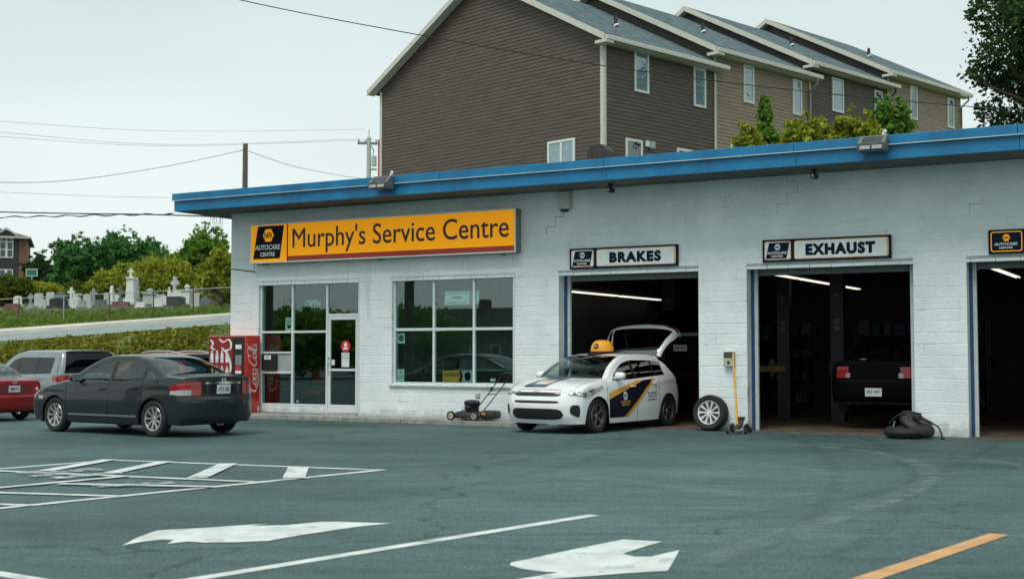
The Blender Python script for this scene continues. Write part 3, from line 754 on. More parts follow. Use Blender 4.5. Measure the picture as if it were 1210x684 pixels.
    # handles and mirrors
    for (sg, k), d in dob.items():
        x1 = S['doors'][k][1]-.17; z_ = zb(x1)-.13
        MB().box(-.09, .09, -.018, .018, -.014, .014, Matrix.Translation((Lh-x1, sg*(W(x1, z_)+.016), z_)), b=.012).build('handle', PM, d, 40)
    for sg in (1, -1):
        x_ = wx0+.16; z_ = zb(x_)+.03; y_ = W(x_, z_); Mm = Matrix.Translation((Lh-x_, sg*(y_+.11), z_+.06))
        b = MB().box(-.055, .06, -.10, .10, -.065, .065, Mm, b=.045); b.box(-.03, .03, -.16, -.06, -.07, -.02, Mm @ Matrix.Scale(sg, 4, (0, 1, 0)), b=.012)
        mo = b.build('wing_mirror', PM, car, 50)
        MB().box(-.064, -.056, -.085, .085, -.05, .05, Mm).build('mirror_glass', CHROME, mo)
    if S.get('molding'):
        for sg in (1, -1):
            x0_, x1_, z_ = S['molding']; T = MB(); patch(T, (lambda x2, z2: side3(x2, z2, sg)), x0_, x1_, z_, z_+.035, .012, 16, 3); emit('side_molding', T, S.get('molding_mat', PM), car, 60)
    if S.get('plate'):
        px_, pz_, txt, tilt = S['plate']; Mp = Matrix.Translation((Lh-px_, 0, pz_)) @ Matrix.Rotation(R(-90), 4, 'Z') @ Matrix.Rotation(tilt, 4, 'X')
        # local x -> car -y, local -y -> rearwards
        po = MB().box(-.155, .155, -.012, 0, -.078, .078, Mp, b=.004).build('licence_plate', PLATE, car)
        text('plate_lettering', txt, INK, po, -.125, .125, -.035, .04, -.0145, bold=.01, M=Mp)
    return K

CIV = [(.10,.20,.42,.20,2.6),(.02,.36,.42,.36,2.6),(.00,.52,.42,.52,2.6),(.06,.66,.42,.62,2.6),(.25,.76,.50,.70,3),(.62,.86,.74,.80,3.6),(1.02,.955,1.30,.90,3.6),(1.12,.98,1.38,.925,3),
       (1.55,1.22,1.72,1.155,3),(2.0,1.385,2.08,1.315,3),(2.35,1.43,2.38,1.355,3.4),(2.8,1.432,2.8,1.355,3.4),(3.15,1.39,3.12,1.315,3.2),(3.55,1.24,3.48,1.175,3),(3.92,1.075,3.82,1.03,3.2),
       (4.15,1.055,4.05,.995,3.6),(4.40,1.05,4.20,.965,3.2),(4.43,.98,4.20,.93,2.8),(4.45,.72,4.20,.72,2.6),(4.50,.62,4.20,.62,2.6),(4.49,.36,4.20,.36,2.6),(4.40,.24,4.20,.24,2.6)]
def carpaint(nm, c, metal=.5, rough=.32): return mat(nm, c, rough, metal, coat=.55, spec=.3, var=.06, scale=2)
SEDAN = dict(L=4.5, hw=.875, st=CIV, top=(3, 16), belt=([1.2, 2.0, 3.0, 3.9, 4.3], [.90, .925, .965, 1.01, 1.0]), axles=(.93, 3.63), r=.318, win=(1.42, 3.66),
             doors=[(1.27, 2.44), (2.44, 3.33)], pillars=[(2.40, 2.50), (3.29, 3.34)], spokes=9, sill=.22, paint=carpaint('paint_graphite', (.010, .015, .0155), .0, .3),
             seg=dict(front=(0, 3), bonnet=(3, 6), cowl=(6, 7), windscreen=(7, 9), roof=(9, 12), rear_window=(12, 14), boot=(14, 16), rear=(16, 18), bumper=(18, 21)),
             lamps=[('tail_lamp', REDLENS, 17.12, 17.98, .58, 1.0, (4.06, 4.215, .73, .90)), ('reversing_lamp', CLEARLENS, 17.60, 17.97, .80, 1.0, (4.06, 4.215, .735, .80)),
                    ('headlamp', CLEARLENS, 3.0, 4.6, .60, .99, (.44, .60, .60, .665))],
             trims=[('chrome_strip', CHROME, 17.16, 17.32, -.52, .52, .02), ('boot_seam', BLACK, 17.97, 18.02, -.62, .62, .003), ('grille', BLACK, 2.3, 3.0, -.5, .5, .005), ('lower_grille', BLACK, .7, 1.7, -.55, .55, .005),
                    ('bumper_seam', BLACK, 18.75, 18.8, -.9, .9, .003)],
             plate=(4.462, .82, 'HTX 482', R(4)), molding=(1.35, 3.22, .33), molding_mat=mat('grey_molding', (.20, .22, .22), .4, .4))
k = make_car('parked_sedan', 'dark grey four-door sedan with silver alloy wheels parked broadside in front of the vending machine', SEDAN, (-6.88, 23.50), R(146), 'cars on the lot')
Mb = Matrix.Translation((k['Lh']-4.455, 0, .985)) @ Matrix.Rotation(R(-90), 4, 'Z')
text('emblem', 'H', CHROME, k['car'], -.045, .045, -.035, .035, -.012, bold=.01, M=Mb)
RED2 = [(a, b, c, d, e) for (a, b, c, d, e) in CIV]; RED2[14] = (3.86, 1.03, 3.76, .985, 3.2); RED2[15] = (4.15, 1.02, 4.06, .965, 4); RED2[16] = (4.42, .99, 4.24, .925, 4)
RED2[17] = (4.455, .93, 4.24, .90, 3.6); RED2[18] = (4.465, .64, 4.24, .64, 3.4); RED2[19] = (4.52, .58, 4.24, .58, 3); RED2[20] = (4.5, .36, 4.24, .36, 3); RED2[21] = (4.4, .24, 4.24, .24, 3)
REDS = dict(SEDAN, L=4.52, st=RED2, belt=([1.2, 2.0, 3.0, 3.9, 4.3], [.90, .915, .94, .96, .95]), paint=carpaint('paint_red', (.30, .012, .014), .2, .3), molding=None, spokes=7,
            lamps=[('tail_lamp', REDLENS, 17.1, 17.95, .60, 1.0, (4.06, 4.24, .68, .88)), ('headlamp', CLEARLENS, 3.0, 4.6, .60, .99, None)],
            trims=[('plate_recess', mat('paint_red_dark', (.16, .008, .009), .4, coat=.5), 17.2, 17.9, -.5, .5, .004), ('boot_seam', BLACK, 17.97, 18.02, -.62, .62, .003)], plate=(4.475, .78, 'HMB 917', R(3)))
k = make_car('parked_sedan', 'red sedan cut off by the left edge of the picture, tail towards us', REDS, (-13.9, 32.1), R(146), 'cars on the lot')
for sg in (1, -1):
    p = k['top3'](17.55, sg*.80); Mq = Matrix.Translation(p+k['nrm'](k['top3'], 17.55, sg*.80)*.012) @ k['nrm'](k['top3'], 17.55, sg*.80).to_track_quat('Z', 'Y').to_matrix().to_4x4()
    MB().lathe([(.001, .02), (.04, .016), (.055, .0), (.055, -.02)], 16, Mq).build('reversing_lamp', mat('warm_lens', (.75, .42, .30), .15, coat=1), k['car'], 50)
text('emblem', 'oo', CHROME, k['car'], -.06, .06, -.03, .03, -.012, bold=.02, M=Matrix.Translation((k['Lh']-4.47, 0, .94)) @ Matrix.Rotation(R(-90), 4, 'Z'))
VAN = [(.10,.2,.45,.2,2.8),(.0,.5,.45,.5,2.8),(.06,.75,.45,.7,2.8),(.30,.88,.55,.82,3.2),(.95,1.05,1.1,.98,3.6),(1.05,1.08,1.35,1.02,3.2),(1.75,1.5,1.95,1.42,3.2),(2.15,1.66,2.25,1.57,3.2),(2.8,1.735,2.8,1.63,3.6),
       (4.0,1.74,4.0,1.63,3.6),(4.80,1.70,4.66,1.60,3.6),(4.97,1.40,4.78,1.36,3.6),(5.04,1.12,4.84,1.10,3.4),(5.06,.88,4.84,.88,3.2),(5.13,.60,4.84,.60,3),(5.10,.3,4.84,.3,3)]
VANS = dict(L=5.15, hw=.99, st=VAN, top=(2, 12), belt=([1.0, 2.4, 4.9], [1.0, 1.05, 1.11]), axles=(.96, 3.96), r=.345, win=(1.52, 4.50), rail=.10, lean=.30, doors=[(1.38, 2.52), (2.52, 3.62)], pillars=[(2.47, 2.57), (3.58, 3.66)],
            zm=.7, xr0=4.4, ar=.03, tg=.86, spokes=7, paint=carpaint('paint_silver', (.25, .285, .29), .6, .3), glass=TINTGLASS, rearglass=TINTGLASS, cat='van',
            seg=dict(front=(0, 2), bonnet=(2, 4), cowl=(4, 5), windscreen=(5, 7), roof=(7, 10), rear_window=(10, 12), tailgate=(12, 14), bumper=(14, 15)),
            lamps=[('tail_lamp', REDLENS, 12.25, 12.98, .66, 1.0, (4.68, 4.84, .90, 1.04)), ('headlamp', CLEARLENS, 2.0, 2.9, .6, .99, None)],
            trims=[('spoiler', BLACK, 10.02, 10.2, -.84, .84, .02), ('tail_garnish', CHROME, 12.12, 12.2, -.75, .75, .01)], plate=(5.09, .80, 'JCR 205', R(4)), seat=2.5)
make_car('minivan', 'silver minivan with dark rear glass parked between the red sedan and the grass bank', VANS, (-13.15, 36.1), R(137), 'cars on the lot')
SUV = [(a*.88, b*.955, c*.88, d*.955, e) for (a, b, c, d, e) in VAN]
SUVS = dict(VANS, L=4.54, hw=.9, st=SUV, belt=([.9, 2.1, 4.4], [.95, 1.0, 1.06]), axles=(.85, 3.48), win=(1.36, 3.95), doors=[(1.22, 2.2), (2.2, 3.15)], pillars=[(2.16, 2.25), (3.11, 3.18)], xr0=3.9, paint=MATS['paint_red'],
            lamps=[('tail_lamp', REDLENS, 12.1, 13.0, .72, 1.0, (4.1, 4.26, .84, 1.0))], trims=[], plate=None, seat=2.2, cat='car')
k = make_car('sport_utility_car', 'red car with silver roof rails, mostly hidden behind the dark grey sedan', SUVS, (-10.35, 37.6), R(140), 'cars on the lot')
for sg in (1, -1):
    pts = [Vector((k['Lh']-x_, sg*.56, z_)) for x_, z_ in ((2.0, 1.56), (2.1, 1.66), (2.6, 1.70), (3.4, 1.70), (3.9, 1.65), (4.0, 1.56))]
    MB().tube(pts, .022, 8).build('roof_rail', ALLOY, k['car'], 60)
# --- white hatchback with its tailgate up
RIO = [(.13,.18,.46,.18,2.15),(.03,.33,.46,.33,2.15),(.00,.50,.46,.50,2.15),(.04,.67,.46,.65,2.2),(.15,.785,.48,.74,2.5),(.48,.905,.64,.845,3.4),(.98,.985,1.20,.92,3.6),(1.06,1.0,1.28,.94,3),(1.45,1.24,1.60,1.17,3),
       (1.90,1.405,1.98,1.325,3),(2.3,1.447,2.32,1.37,3.4),(2.85,1.45,2.85,1.365,3.4),(3.34,1.41,3.30,1.32,3),(3.68,1.22,3.58,1.15,3),(3.92,1.01,3.72,.98,3),(3.99,.95,3.76,.93,2.8),(4.02,.82,3.76,.82,2.6),
       (4.065,.62,3.76,.62,2.6),(4.05,.36,3.76,.36,2.6),(3.96,.24,3.76,.24,2.6)]
HEADL = mat('headlamp_lens', (.10, .115, .115), .08, coat=1, col2=(.50, .54, .54), scale=7, lo=.42, hi=.62, detail=1)
WHITE = mat('paint_white', (.84, .86, .86), .3, 0, coat=1, var=.02)
RIOS = dict(L=4.065, hw=.8625, st=RIO, top=(3, 15), belt=([1.1, 2.0, 3.0, 3.75], [.93, .955, 1.01, 1.05]), axles=(.83, 3.41), r=.312, win=(1.34, 3.30), doors=[(1.13, 2.2), (2.2, 3.03)], pillars=[(2.17, 2.26), (2.92, 2.97)],
            spokes=5, twin=True, sill=.165, paint=WHITE, hatch_open=R(85), rearglass=glass_mat('hatch_glass', (.16, .2, .2), .20), xr0=3.0, seat=2.15,
            seg=dict(front=(0, 3), bonnet=(3, 6), cowl=(6, 7), windscreen=(7, 9), roof=(9, 12), rear_window=(12, 14), tailgate=(14, 16), bumper=(16, 19)),
            lamps=[('headlamp', HEADL, lambda q: 3.40-.42*q**1.5, lambda q: 3.74+.30*q**1.2, .46, 1.0, (.455, .98, lambda q: .648+.165*q**1.3, lambda q: .742+.118*q**.7)), ('fog_lamp_recess', BLACK, lambda q: 1.5-.75*(1-(2*q-1)**4)**.5*(.35+.65*q), lambda q: 1.5+.65*(1-(2*q-1)**4)**.5, .80, .955, None), ('turn_signal', AMBER, 3.6, 3.7, .995, 1.0, (.70, .86, lambda q: .735+.03*q, lambda q: .765+.03*q))],
            trims=[('grille', BLACK, 3.05, 3.62, -.62, .62, .006), ('slot_grille', BLACK, 2.3, 2.55, -.60, .60, .004), ('lower_grille', BLACK, .55, 1.75, -.68, .68, .006), ('cowl_panel', BLACK, 6.3, 7.0, -.8, .8, .004), ('bonnet_seam', BLACK, 4.0, 4.06, -.62, .62, .003)],
            rim=mat('rim_dark_silver', (.30, .31, .31), .3, .9))
k = make_car('hatchback', 'white hatchback with blue and yellow shop decals, tailgate raised, half inside the first bay', RIOS, (1.60, 24.57), R(-126.5), 'cars on the lot')
HB = k; NAVY = mat('decal_navy', (.006, .008, .020), .45, spec=.2); YEL = mat('decal_yellow', (.80, .36, .02), .35, coat=.8)
def decal(nm, poly, m_, sg, off, car):   # flat print on the door, following the panel
    bm = bmesh.new(); bmesh.ops.create_grid(bm, x_segments=40, y_segments=24, size=.5)
    x0, x1 = min(p[0] for p in poly), max(p[0] for p in poly); z0, z1 = min(p[1] for p in poly), max(p[1] for p in poly)
    for v in bm.verts: v.co = Vector((x0+(v.co.x+.5)*(x1-x0), 0, z0+(v.co.y+.5)*(z1-z0)))
    n_ = len(poly); ar_ = sum(poly[i][0]*poly[(i+1) % n_][1]-poly[(i+1) % n_][0]*poly[i][1] for i in range(n_))
    for i in range(n_):                                        # clip by the convex outline
        a = poly[i]; b_ = poly[(i+1) % n_]; d = (b_[0]-a[0], b_[1]-a[1]); nn = (d[1], -d[0]) if ar_ > 0 else (-d[1], d[0])
        bmesh.ops.bisect_plane(bm, geom=bm.verts[:]+bm.edges[:]+bm.faces[:], plane_co=(a[0], 0, a[1]), plane_no=(nn[0], 0, nn[1]), clear_outer=True)
    for v in bm.verts: v.co = car['side3'](v.co.x, v.co.z, sg)+Vector((0, sg*off, 0))
    me = bpy.data.meshes.new(nm); bm.to_mesh(me); bm.free()
    for p in me.polygons: p.use_smooth = True
    return link(nm, me, m_, car['car'])
for sg in (1, -1):
    decal('decal_band', [(1.18, .72), (1.18, .60), (2.42, .93), (2.20, .93)], YEL, sg, .004, HB)
    decal('decal_panel', [(1.18, .60), (1.22, .26), (1.75, .26), (2.78, .955), (2.42, .93)], NAVY, sg, .004, HB)
    decal('decal_band', [(1.75, .26), (1.88, .26), (2.88, .96), (2.78, .955)], YEL, sg, .005, HB)
    hexp = [(1.74+.085*math.cos(a), .655+.085*math.sin(a)*1.05) for a in [math.pi/3*i for i in range(6)]]
    decal('decal_emblem', hexp, mat('decal_white', (.7, .72, .72), .4), sg, .007, HB)
def side_text(s, x0, x1, z0, z1, m_, sg, off, bold=.0):
    V, F = raw_text(s, bold, 0, 1); vs = []
    for p in V:
        xx = (x0+p[0]*(x1-x0)) if sg > 0 else (x1-p[0]*(x1-x0)); zz = z0+p[1]*(z1-z0); vs.append(HB['side3'](xx, zz, sg)+Vector((0, sg*off, 0)))
    me = bpy.data.meshes.new('lettering'); me.from_pydata([tuple(v) for v in vs], [], F); link('lettering', me, m_, HB['car'])
INKB = mat('decal_ink', (.012, .014, .02), .4)
for sg in (1, -1):
    side_text('NAPA', 1.675, 1.805, .63, .685, INKB, sg, .009, .02)
    side_text('AUTOCARE', 1.58, 1.92, .52, .565, YEL, sg, .007, .03); side_text('SERVICE', 1.62, 1.88, .47, .51, MATS['decal_yellow'], sg, .007, .03)
    side_text('709 COMFORT', 2.55, 2.93, .66, .705, INKB, sg, .006, .02); side_text('(709) 579', 2.58, 2.90, .595, .64, INKB, sg, .006, .02); side_text('(709) 368 7181', 2.58, 2.90, .53, .575, INKB, sg, .006, .02)
# bonnet decal: navy panel with a pale print
def bonnet(nm, s0, s1, t0, t1, m_, off, na=8, nb=12, skew=0):
    T = MB(); f = lambda s, t: HB['top3'](s, t+skew*(s-s0))
    T.grid([[f(s0+(s1-s0)*i/na, t0+(t1-t0)*j/nb)+HB['nrm'](HB['top3'], s0+(s1-s0)*i/na, t0+(t1-t0)*j/nb)*off for j in range(nb+1)] for i in range(na+1)])
    T.build(nm, m_, HB['car'], 60)
bonnet('decal_panel', 4.35, 5.95, -.50, .10, mat('decal_blue', (.015, .025, .10), .35, coat=.8), .004, skew=.06)
bonnet('decal_print', 4.75, 5.35, -.30, .04, MATS['decal_white'], .007, skew=.06); bonnet('decal_print', 5.02, 5.32, -.22, -.02, YEL, .009, skew=.06)
Mb = Matrix.Translation(HB['top3'](3.75, 0)+Vector((.012, 0, .01))) @ Matrix.Rotation(R(90), 4, 'Z') @ Matrix.Rotation(R(-35), 4, 'X')
text('emblem', 'KIA', CHROME, HB['car'], -.065, .065, -.025, .025, -.004, bold=.02, M=Mb)
MB().tube([HB['top3'](11.6, 0)+Vector((0, 0, -.01)), HB['top3'](11.6, 0)+Vector((-.10, 0, .17))], [.012, .004], 6).build('aerial', BLACK, HB['car'])
for sg in (1, -1):       # lamps that ride up with the tailgate, and the gas struts
    T = MB(); HB['patch'](T, HB['top3'], 14.6, 15.6, sg*.72, sg*.985, .008); o = T.build('tail_lamp', REDLENS, HB['tgo'], 60); o.data.transform(HB['xf'])
    a = Vector((HB['Lh']-3.70, sg*.60, 1.02)); b_ = HB['xf'] @ Vector((HB['Lh']-3.80, sg*.60, 1.12)); MB().tube([a, b_], .011, 6).build('gas_strut', BLACK, HB['car'])
MB().box(HB['Lh']-3.74, HB['Lh']-3.70, -.60, .60, .3, .74).box(HB['Lh']-3.72, HB['Lh']-2.9, -.62, .62, .55, .58).build('boot_trim', CABIN, HB['car'])
for sg in (1, -1):
    for (s_, t_, r_) in ((3.62, .80, .045), (3.60, .92, .036)):
        p = HB['top3'](s_, sg*t_); nn = HB['nrm'](HB['top3'], s_, sg*t_); Mq = Matrix.Translation(p+nn*.010) @ nn.to_track_quat('Z', 'Y').to_matrix().to_4x4()
        MB().lathe([(.001, .006), (r_*.6, .004), (r_*.8, .010), (r_, .006), (r_, -.01)], 18, Mq).build('projector', CHROME, HB['car'], 50)
for sg in (1, -1):      # bonnet shut lines, wipers
    T = MB(); T.grid([[HB['top3'](4.1+2.4*i/20, sg*(.84+.03*i/20+d))+Vector((0, 0, .003)) for d in (0, .007)] for i in range(21)]); T.build('bonnet_seam', BLACK, HB['car'], 60)
    MB().tube([HB['top3'](7.05, sg*.45-.1)+Vector((.01, 0, .02)), HB['top3'](7.12, sg*.45+.35)+Vector((.01, 0, .02))], .008, 6).build('wiper', BLACK, HB['car'])
# yellow cap on the roof
capl = thing('cap_ornament', 'big yellow baseball cap ornament on the white hatchback roof', 'cap', (1.60+.27*.595, 24.57+.27*.804, 1.428), R(-126.5))
dome = MB(); rows = []
for i in range(9):
    a = i/8*math.pi/2; rows.append([(.235*math.cos(t)*(math.cos(a)**.6), .225*math.sin(t)*(math.cos(a)**.6), .03+.245*(math.sin(a)**.85)) for t in [2*math.pi*j/28 for j in range(28)]])
dome.grid(rows, closed=True); CAPY = mat('cap_yellow', (.80, .34, .02), .55, var=.08); dome.build('crown', CAPY, capl, 60)
bl = MB(); rows = []
for i in range(6):
    q = i/5; rows.append([(.19*math.cos(t)+.02+q*.20*math.cos(t)**.6 if math.cos(t) > 0 else .0, .235*math.sin(t)*(1-.10*q), .035-.028*q*q+.03*math.sin(t)**2*-1*q) for t in np.linspace(-1.45, 1.45, 17)])
bl.grid(rows); pk = bl.build('peak', NAVY, capl, 60); sm_ = pk.modifiers.new('thickness', 'SOLIDIFY'); sm_.thickness = .012
MB().lathe([(.247, .0), (.25, .03), (.243, .055)], 28).build('band', NAVY, capl, 60)
MB().tube([(0, 0, .27), (0, 0, .285)], .02, 10).build('button', NAVY, capl, 60)
hx_ = MB(); vs = []; 
for i in range(6):
    a = math.pi/3*i; yy = .062*math.cos(a); zz = .155+.055*math.sin(a); vs.append((.235*math.sqrt(max(0, 1-((zz-.03)/.26)**2))**.6+.010, yy, zz))
hx_.add(vs, [tuple(range(6))]).build('emblem', NAVY, capl)
text('emblem_lettering', 'NAPA', MATS['decal_white'], capl, -.042, .042, .137, .173, -.232, bold=.02, M=Matrix.Rotation(R(90), 4, 'Z'))
# --- cars inside the bays
BAYS = dict(REDS, lamps=[('tail_lamp', REDLENS, 17.15, 17.75, .58, .86, None), ('reversing_lamp', CLEARLENS, 17.5, 17.75, .54, .64, None)], paint=mat('paint_black', (.0025, .003, .003), .5, 0, spec=.06, var=.2), plate=(4.535, .43, 'JRE 447', R(2)), trims=[('chrome_strip', mat('dull_strip', (.14, .16, .17), .4, .6), 15.9, 16.02, -.8, .8, .006), SEDAN['trims'][1]])
def inbay(x, y): p = gw(x, y); return (p.x, p.y)
make_car('sedan_in_bay', 'black sedan inside the second bay with red tail lamps and white plate', BAYS, inbay(14.62, 1.25+2.26), GANG+R(90), 'cars in the bays', z=.29)
make_car('raised_car', 'dark car raised on the lift behind the white hatchback, only its plate showing', dict(SUVS, paint=MATS['paint_black'], plate=(4.47, .80, 'JEK 036', R(4))), inbay(10.15, 2.75+2.27), GANG+R(90), 'cars in the bays', z=.75)

# ================================================================== SIGNS
SY = mat('sign_yellow', (.95, .36, .001), .55, spec=.3, emit=.28); SR = mat('sign_red', (.42, .035, .012), .4); SBK = mat('sign_black', (.008, .010, .010), .6, spec=.1); SW = mat('sign_white', (.70, .74, .72), .4)
SNAVY = mat('sign_navy', (.005, .015, .032), .6, spec=.1); PEACH = mat('sign_peach', (.72, .42, .22), .45, var=.1); SFACE = mat('sign_face', (.76, .80, .78), .45, var=.05); CABG = mat('sign_cabinet', (.16, .20, .18), .5, var=.2)
def logo(par, x0, x1, z0, z1, y, hexm, panel=SBK):
    w, h = x1-x0, z1-z0; X = lambda q: x0+q*w; Z = lambda q: z0+q*h
    p = MB().prism([(X(.0), Z(0)), (X(.87), Z(0)), (X(1), Z(1)), (X(.15), Z(1))], y-.006, y, 'xz').build('logo_panel', panel, par)
    hx = [(X(.5)+.21*h*math.cos(math.pi/3*i), Z(.715)+.22*h*math.sin(math.pi/3*i)) for i in range(6)]
    MB().prism(hx, y-.010, y-.006, 'xz').build('logo_hexagon', hexm, p)
    text('logo_lettering', 'NAPA', SNAVY, p, X(.5)-.155*h, X(.5)+.155*h, Z(.625), Z(.81), y-.0125, bold=.035)
    text('logo_lettering', 'AUTOCARE', SW, p, X(.06), X(.90), Z(.27), Z(.43), y-.0125, bold=.03, shear=.2); text('logo_lettering', 'CENTRE', SW, p, X(.24), X(.72), Z(.07), Z(.20), y-.0125, bold=.03)
ms = gthing('main_sign', "long yellow box sign reading Murphy's Service Centre above the office", 'sign', .78, -.24, 3.50)
MB().box(0, 7.02, .012, .235, 0, .905, b=.008).build('cabinet', CABG, ms)
for a in ((0, 7.02, .875, .905), (0, 7.02, 0, .03), (0, .03, .031, .874), (6.99, 7.02, .031, .874)): MB().box(a[0], a[1], -.004, .02, a[2], a[3], b=.004).build('rim', SW, ms)
MB().box(.032, 1.085, .0, .011, .032, .873).build('logo_face', SY, ms); MB().box(1.085, 1.115, -.002, .011, .032, .873).build('divider', SBK, ms)
MB().box(1.117, 6.988, .0, .011, .142, .873).build('face', SY, ms); MB().box(1.117, 6.988, .0, .011, .032, .141).build('red_stripe', SR, ms)
logo(ms, .105, 1.0, .10, .85, -.002, SY)
text('lettering', "Murphy's Service Centre", mat('letter_black', (.012, .012, .010), .4), ms, 1.25, 6.86, .185, .775, -.004, bold=0.0, heavy=.0045)
for xx in (.3, 3.5, 6.6): MB().box(xx, xx+.05, .05, .235, -.03, 0).build('bracket', CABG, ms)
MB().tube([(.03, .12, -.0), (.03, .12, -.16), (.0, .16, -.2), (-.06, .22, -.16), (-.75, .235, -.08)], .01, 6).build('cable', BLACK, ms)
def bay_sign(x, w, label, word):
    s = gthing('bay_sign', label, 'sign', x, -.06, 3.125, group='bay signs')
    MB().box(0, w, .004, .058, 0, .41, b=.006).build('backboard', SNAVY, s)
    def rr(x0, x1, z0, z1, r, y, m_, nm):
        P = []
        for cx, cz, a0 in ((x1-r, z1-r, 0), (x0+r, z1-r, 90), (x0+r, z0+r, 180), (x1-r, z0+r, 270)):
            for i in range(6): a = R(a0+i*18); P.append((cx+r*math.cos(a), cz+r*math.sin(a)))
        return MB().prism(P, y-.003, y, 'xz').build(nm, m_, s)
    rr(.04, .54, .035, .375, .04, .003, PEACH if word else SY, 'logo_border'); rr(.055, .525, .05, .36, .03, .0, SFACE if word else SNAVY, 'logo_face')
    logo(s, .065, .515, .06, .35, -.0035, SFACE if word else SY, SNAVY)
    if word:
        rr(.60, w-.04, .035, .375, .04, .003, PEACH, 'border'); rr(.615, w-.075, .05, .36, .03, .0, SFACE, 'face')
        L = 1.08 if word == 'BRAKES' else 1.24
        text('lettering', word, SNAVY, s, .60+(w-.66-L)/2, .60+(w-.66-L)/2+L, .105, .30, -.0055, bold=.035, space=1.2, heavy=.010)
    return s
bay_sign(8.935, 2.32, 'white and navy sign reading BRAKES over the first bay', 'BRAKES')
bay_sign(12.93, 2.34, 'white and navy sign reading EXHAUST over the second bay', 'EXHAUST')
bay_sign(16.895, .58, 'square navy and yellow emblem sign over the bay at the right edge', '')

# ================================================================== VENDING MACHINE
vm_ = gthing('vending_machine', 'red soft drink vending machine standing left of the office windows', 'vending machine', -.185, -.52, .02); vm_.scale = (1.125, 1, 1)
VR = mat('vending_red', (.62, .024, .015), .35, var=.06, coat=.4); VB = mat('vending_black', (.012, .013, .014), .4)
MB().box(0, .985, 0, .50, .03, 1.83, b=.012).build('cabinet', VR, vm_, 30)
MB().box(.02, .965, -.018, -.001, .10, 1.80, b=.006).build('door_panel', VB, vm_)
MB().box(.04, .66, -.026, -.019, .45, 1.77, b=.004).build('poster_panel', mat('vending_dark_red', (.26, .014, .014), .3, var=.2, coat=.6), vm_)
BT = mat('bottle_print', (.60, .66, .66), .35, var=.3, scale=18)
for r_ in range(2):
    for c_ in range(4):
        cx = .12+c_*.135; cz = 1.34-r_*.36
        P = [(cx+a, cz+b) for a, b in ((-.035, -.13), (.035, -.13), (.04, -.02), (.036, .06), (.016, .11), (.016, .15), (-.016, .15), (-.016, .11), (-.036, .06), (-.04, -.02))]
        MB().prism(P, -.038, -.027, 'xz').build('bottle_button', BT, vm_)
        MB().box(cx-.03, cx+.03, -.032, -.027, cz-.18, cz-.155).build('price_label', VR, vm_)
for (z0, z1, m_, nm) in ((1.52, 1.62, SW, 'label_plate'), (1.15, 1.38, MATS['steel'], 'coin_slot'), (.96, 1.03, SW, 'label_plate'), (1.05, 1.13, VR, 'note_slot'), (.55, .75, VR, 'note_slot')):
    MB().box(.74, .90, -.03, -.019, z0, z1, b=.005).build(nm, m_, vm_)
MB().box(.10, .60, -.025, -.019, .16, .36, b=.01).build('delivery_flap', mat('dark_plastic', (.03, .03, .03), .3), vm_)
def script_strokes():
    S_ = []
    def C(x): S_.append([(x+1.12, 1.38), (x+1.2, 1.62), (x+1.0, 1.85), (x+.62, 1.78), (x+.25, 1.35), (x+.08, .75), (x+.2, .22), (x+.6, 0), (x+1.0, .14), (x+1.22, .42)])
    def o(x): S_.append([(x+.34*math.cos(a)+.36, .42+.40*math.sin(a)) for a in [R(70+i*30) for i in range(13)]])
    def c(x): S_.append([(x+.62, .66), (x+.46, .82), (x+.18, .72), (x+.05, .38), (x+.2, .05), (x+.45, .03), (x+.72, .26)])
    def a(x): o(x-.04); S_.append([(x+.66, .84), (x+.60, .45), (x+.63, .10), (x+.76, .04), (x+.92, .26)])
    def l(x): S_.append([(x-.05, .25), (x+.3, .9), (x+.46, 1.55), (x+.36, 1.86), (x+.2, 1.6), (x+.14, .6), (x+.24, .06), (x+.48, .22)])
    C(0); o(1.15); c(1.95); a(2.62); S_.append([(3.5, .62), (3.72, .62)]); C(3.75); o(4.9); l(5.72); a(6.15)
    S_.append([(.7, .0), (1.4, -.38), (2.4, -.42), (3.3, -.22), (3.6, -.32)]); S_.append([(4.75, 1.75), (5.3, 2.05), (6.0, 1.95), (6.6, 2.2)])
    return S_
def script(nm, par, m_, fmap, wid, strokes=None):
    b = MB()
    for st_ in (strokes or script_strokes()):
        q = [Vector((p[0]+.28*p[1], p[1], 0)) for p in st_]; pts = []
        for i in range(len(q)-1):
            a, b_, c, d = q[max(i-1, 0)], q[i], q[i+1], q[min(i+2, len(q)-1)]
            for k_ in range(5):
                t = k_/5; pts.append(.5*((2*b_)+(c-a)*t+(2*a-5*b_+4*c-d)*t*t+(3*b_-a-3*c+d)*t**3))
        pts.append(q[-1]); rows = []
        for i, p in enumerate(pts):
            d = (pts[min(i+1, len(pts)-1)]-pts[max(i-1, 0)]).normalized(); nn = Vector((-d.y, d.x, 0)); e = min(1, .35+.25*min(i, len(pts)-1-i))
            ww = wid*(.45+.75*abs(math.sin(math.atan2(d.y, d.x)-.4)))*e
            rows.append([fmap(p+nn*ww), fmap(p-nn*ww)])
        b.grid(rows)
    return b.build(nm, m_, par)
script('script_lettering', vm_, SW, lambda p: (.988, .40-(p.y+.15)*.150, .52+p.x*.158), .11)
MB().box(.9855, .9885, .43, .47, .1, .2).build('sticker', SW, vm_)
script('script_lettering', vm_, SW, lambda p: (p.x-.28*p.y, -.0285, p.y), .022, [[(.06, 1.74), (.14, 1.66), (.10, 1.56), (.20, 1.50)], [(.30, 1.76), (.42, 1.68), (.54, 1.74), (.62, 1.66), (.60, 1.52), (.48, 1.50)],
    [(.36, 1.56), (.50, 1.44), (.58, 1.30), (.62, 1.12), (.60, .98)], [(.48, .62), (.56, .74), (.64, .70), (.62, .56), (.52, .50)], [(.06, .56), (.20, .52), (.34, .60), (.44, .50)]])

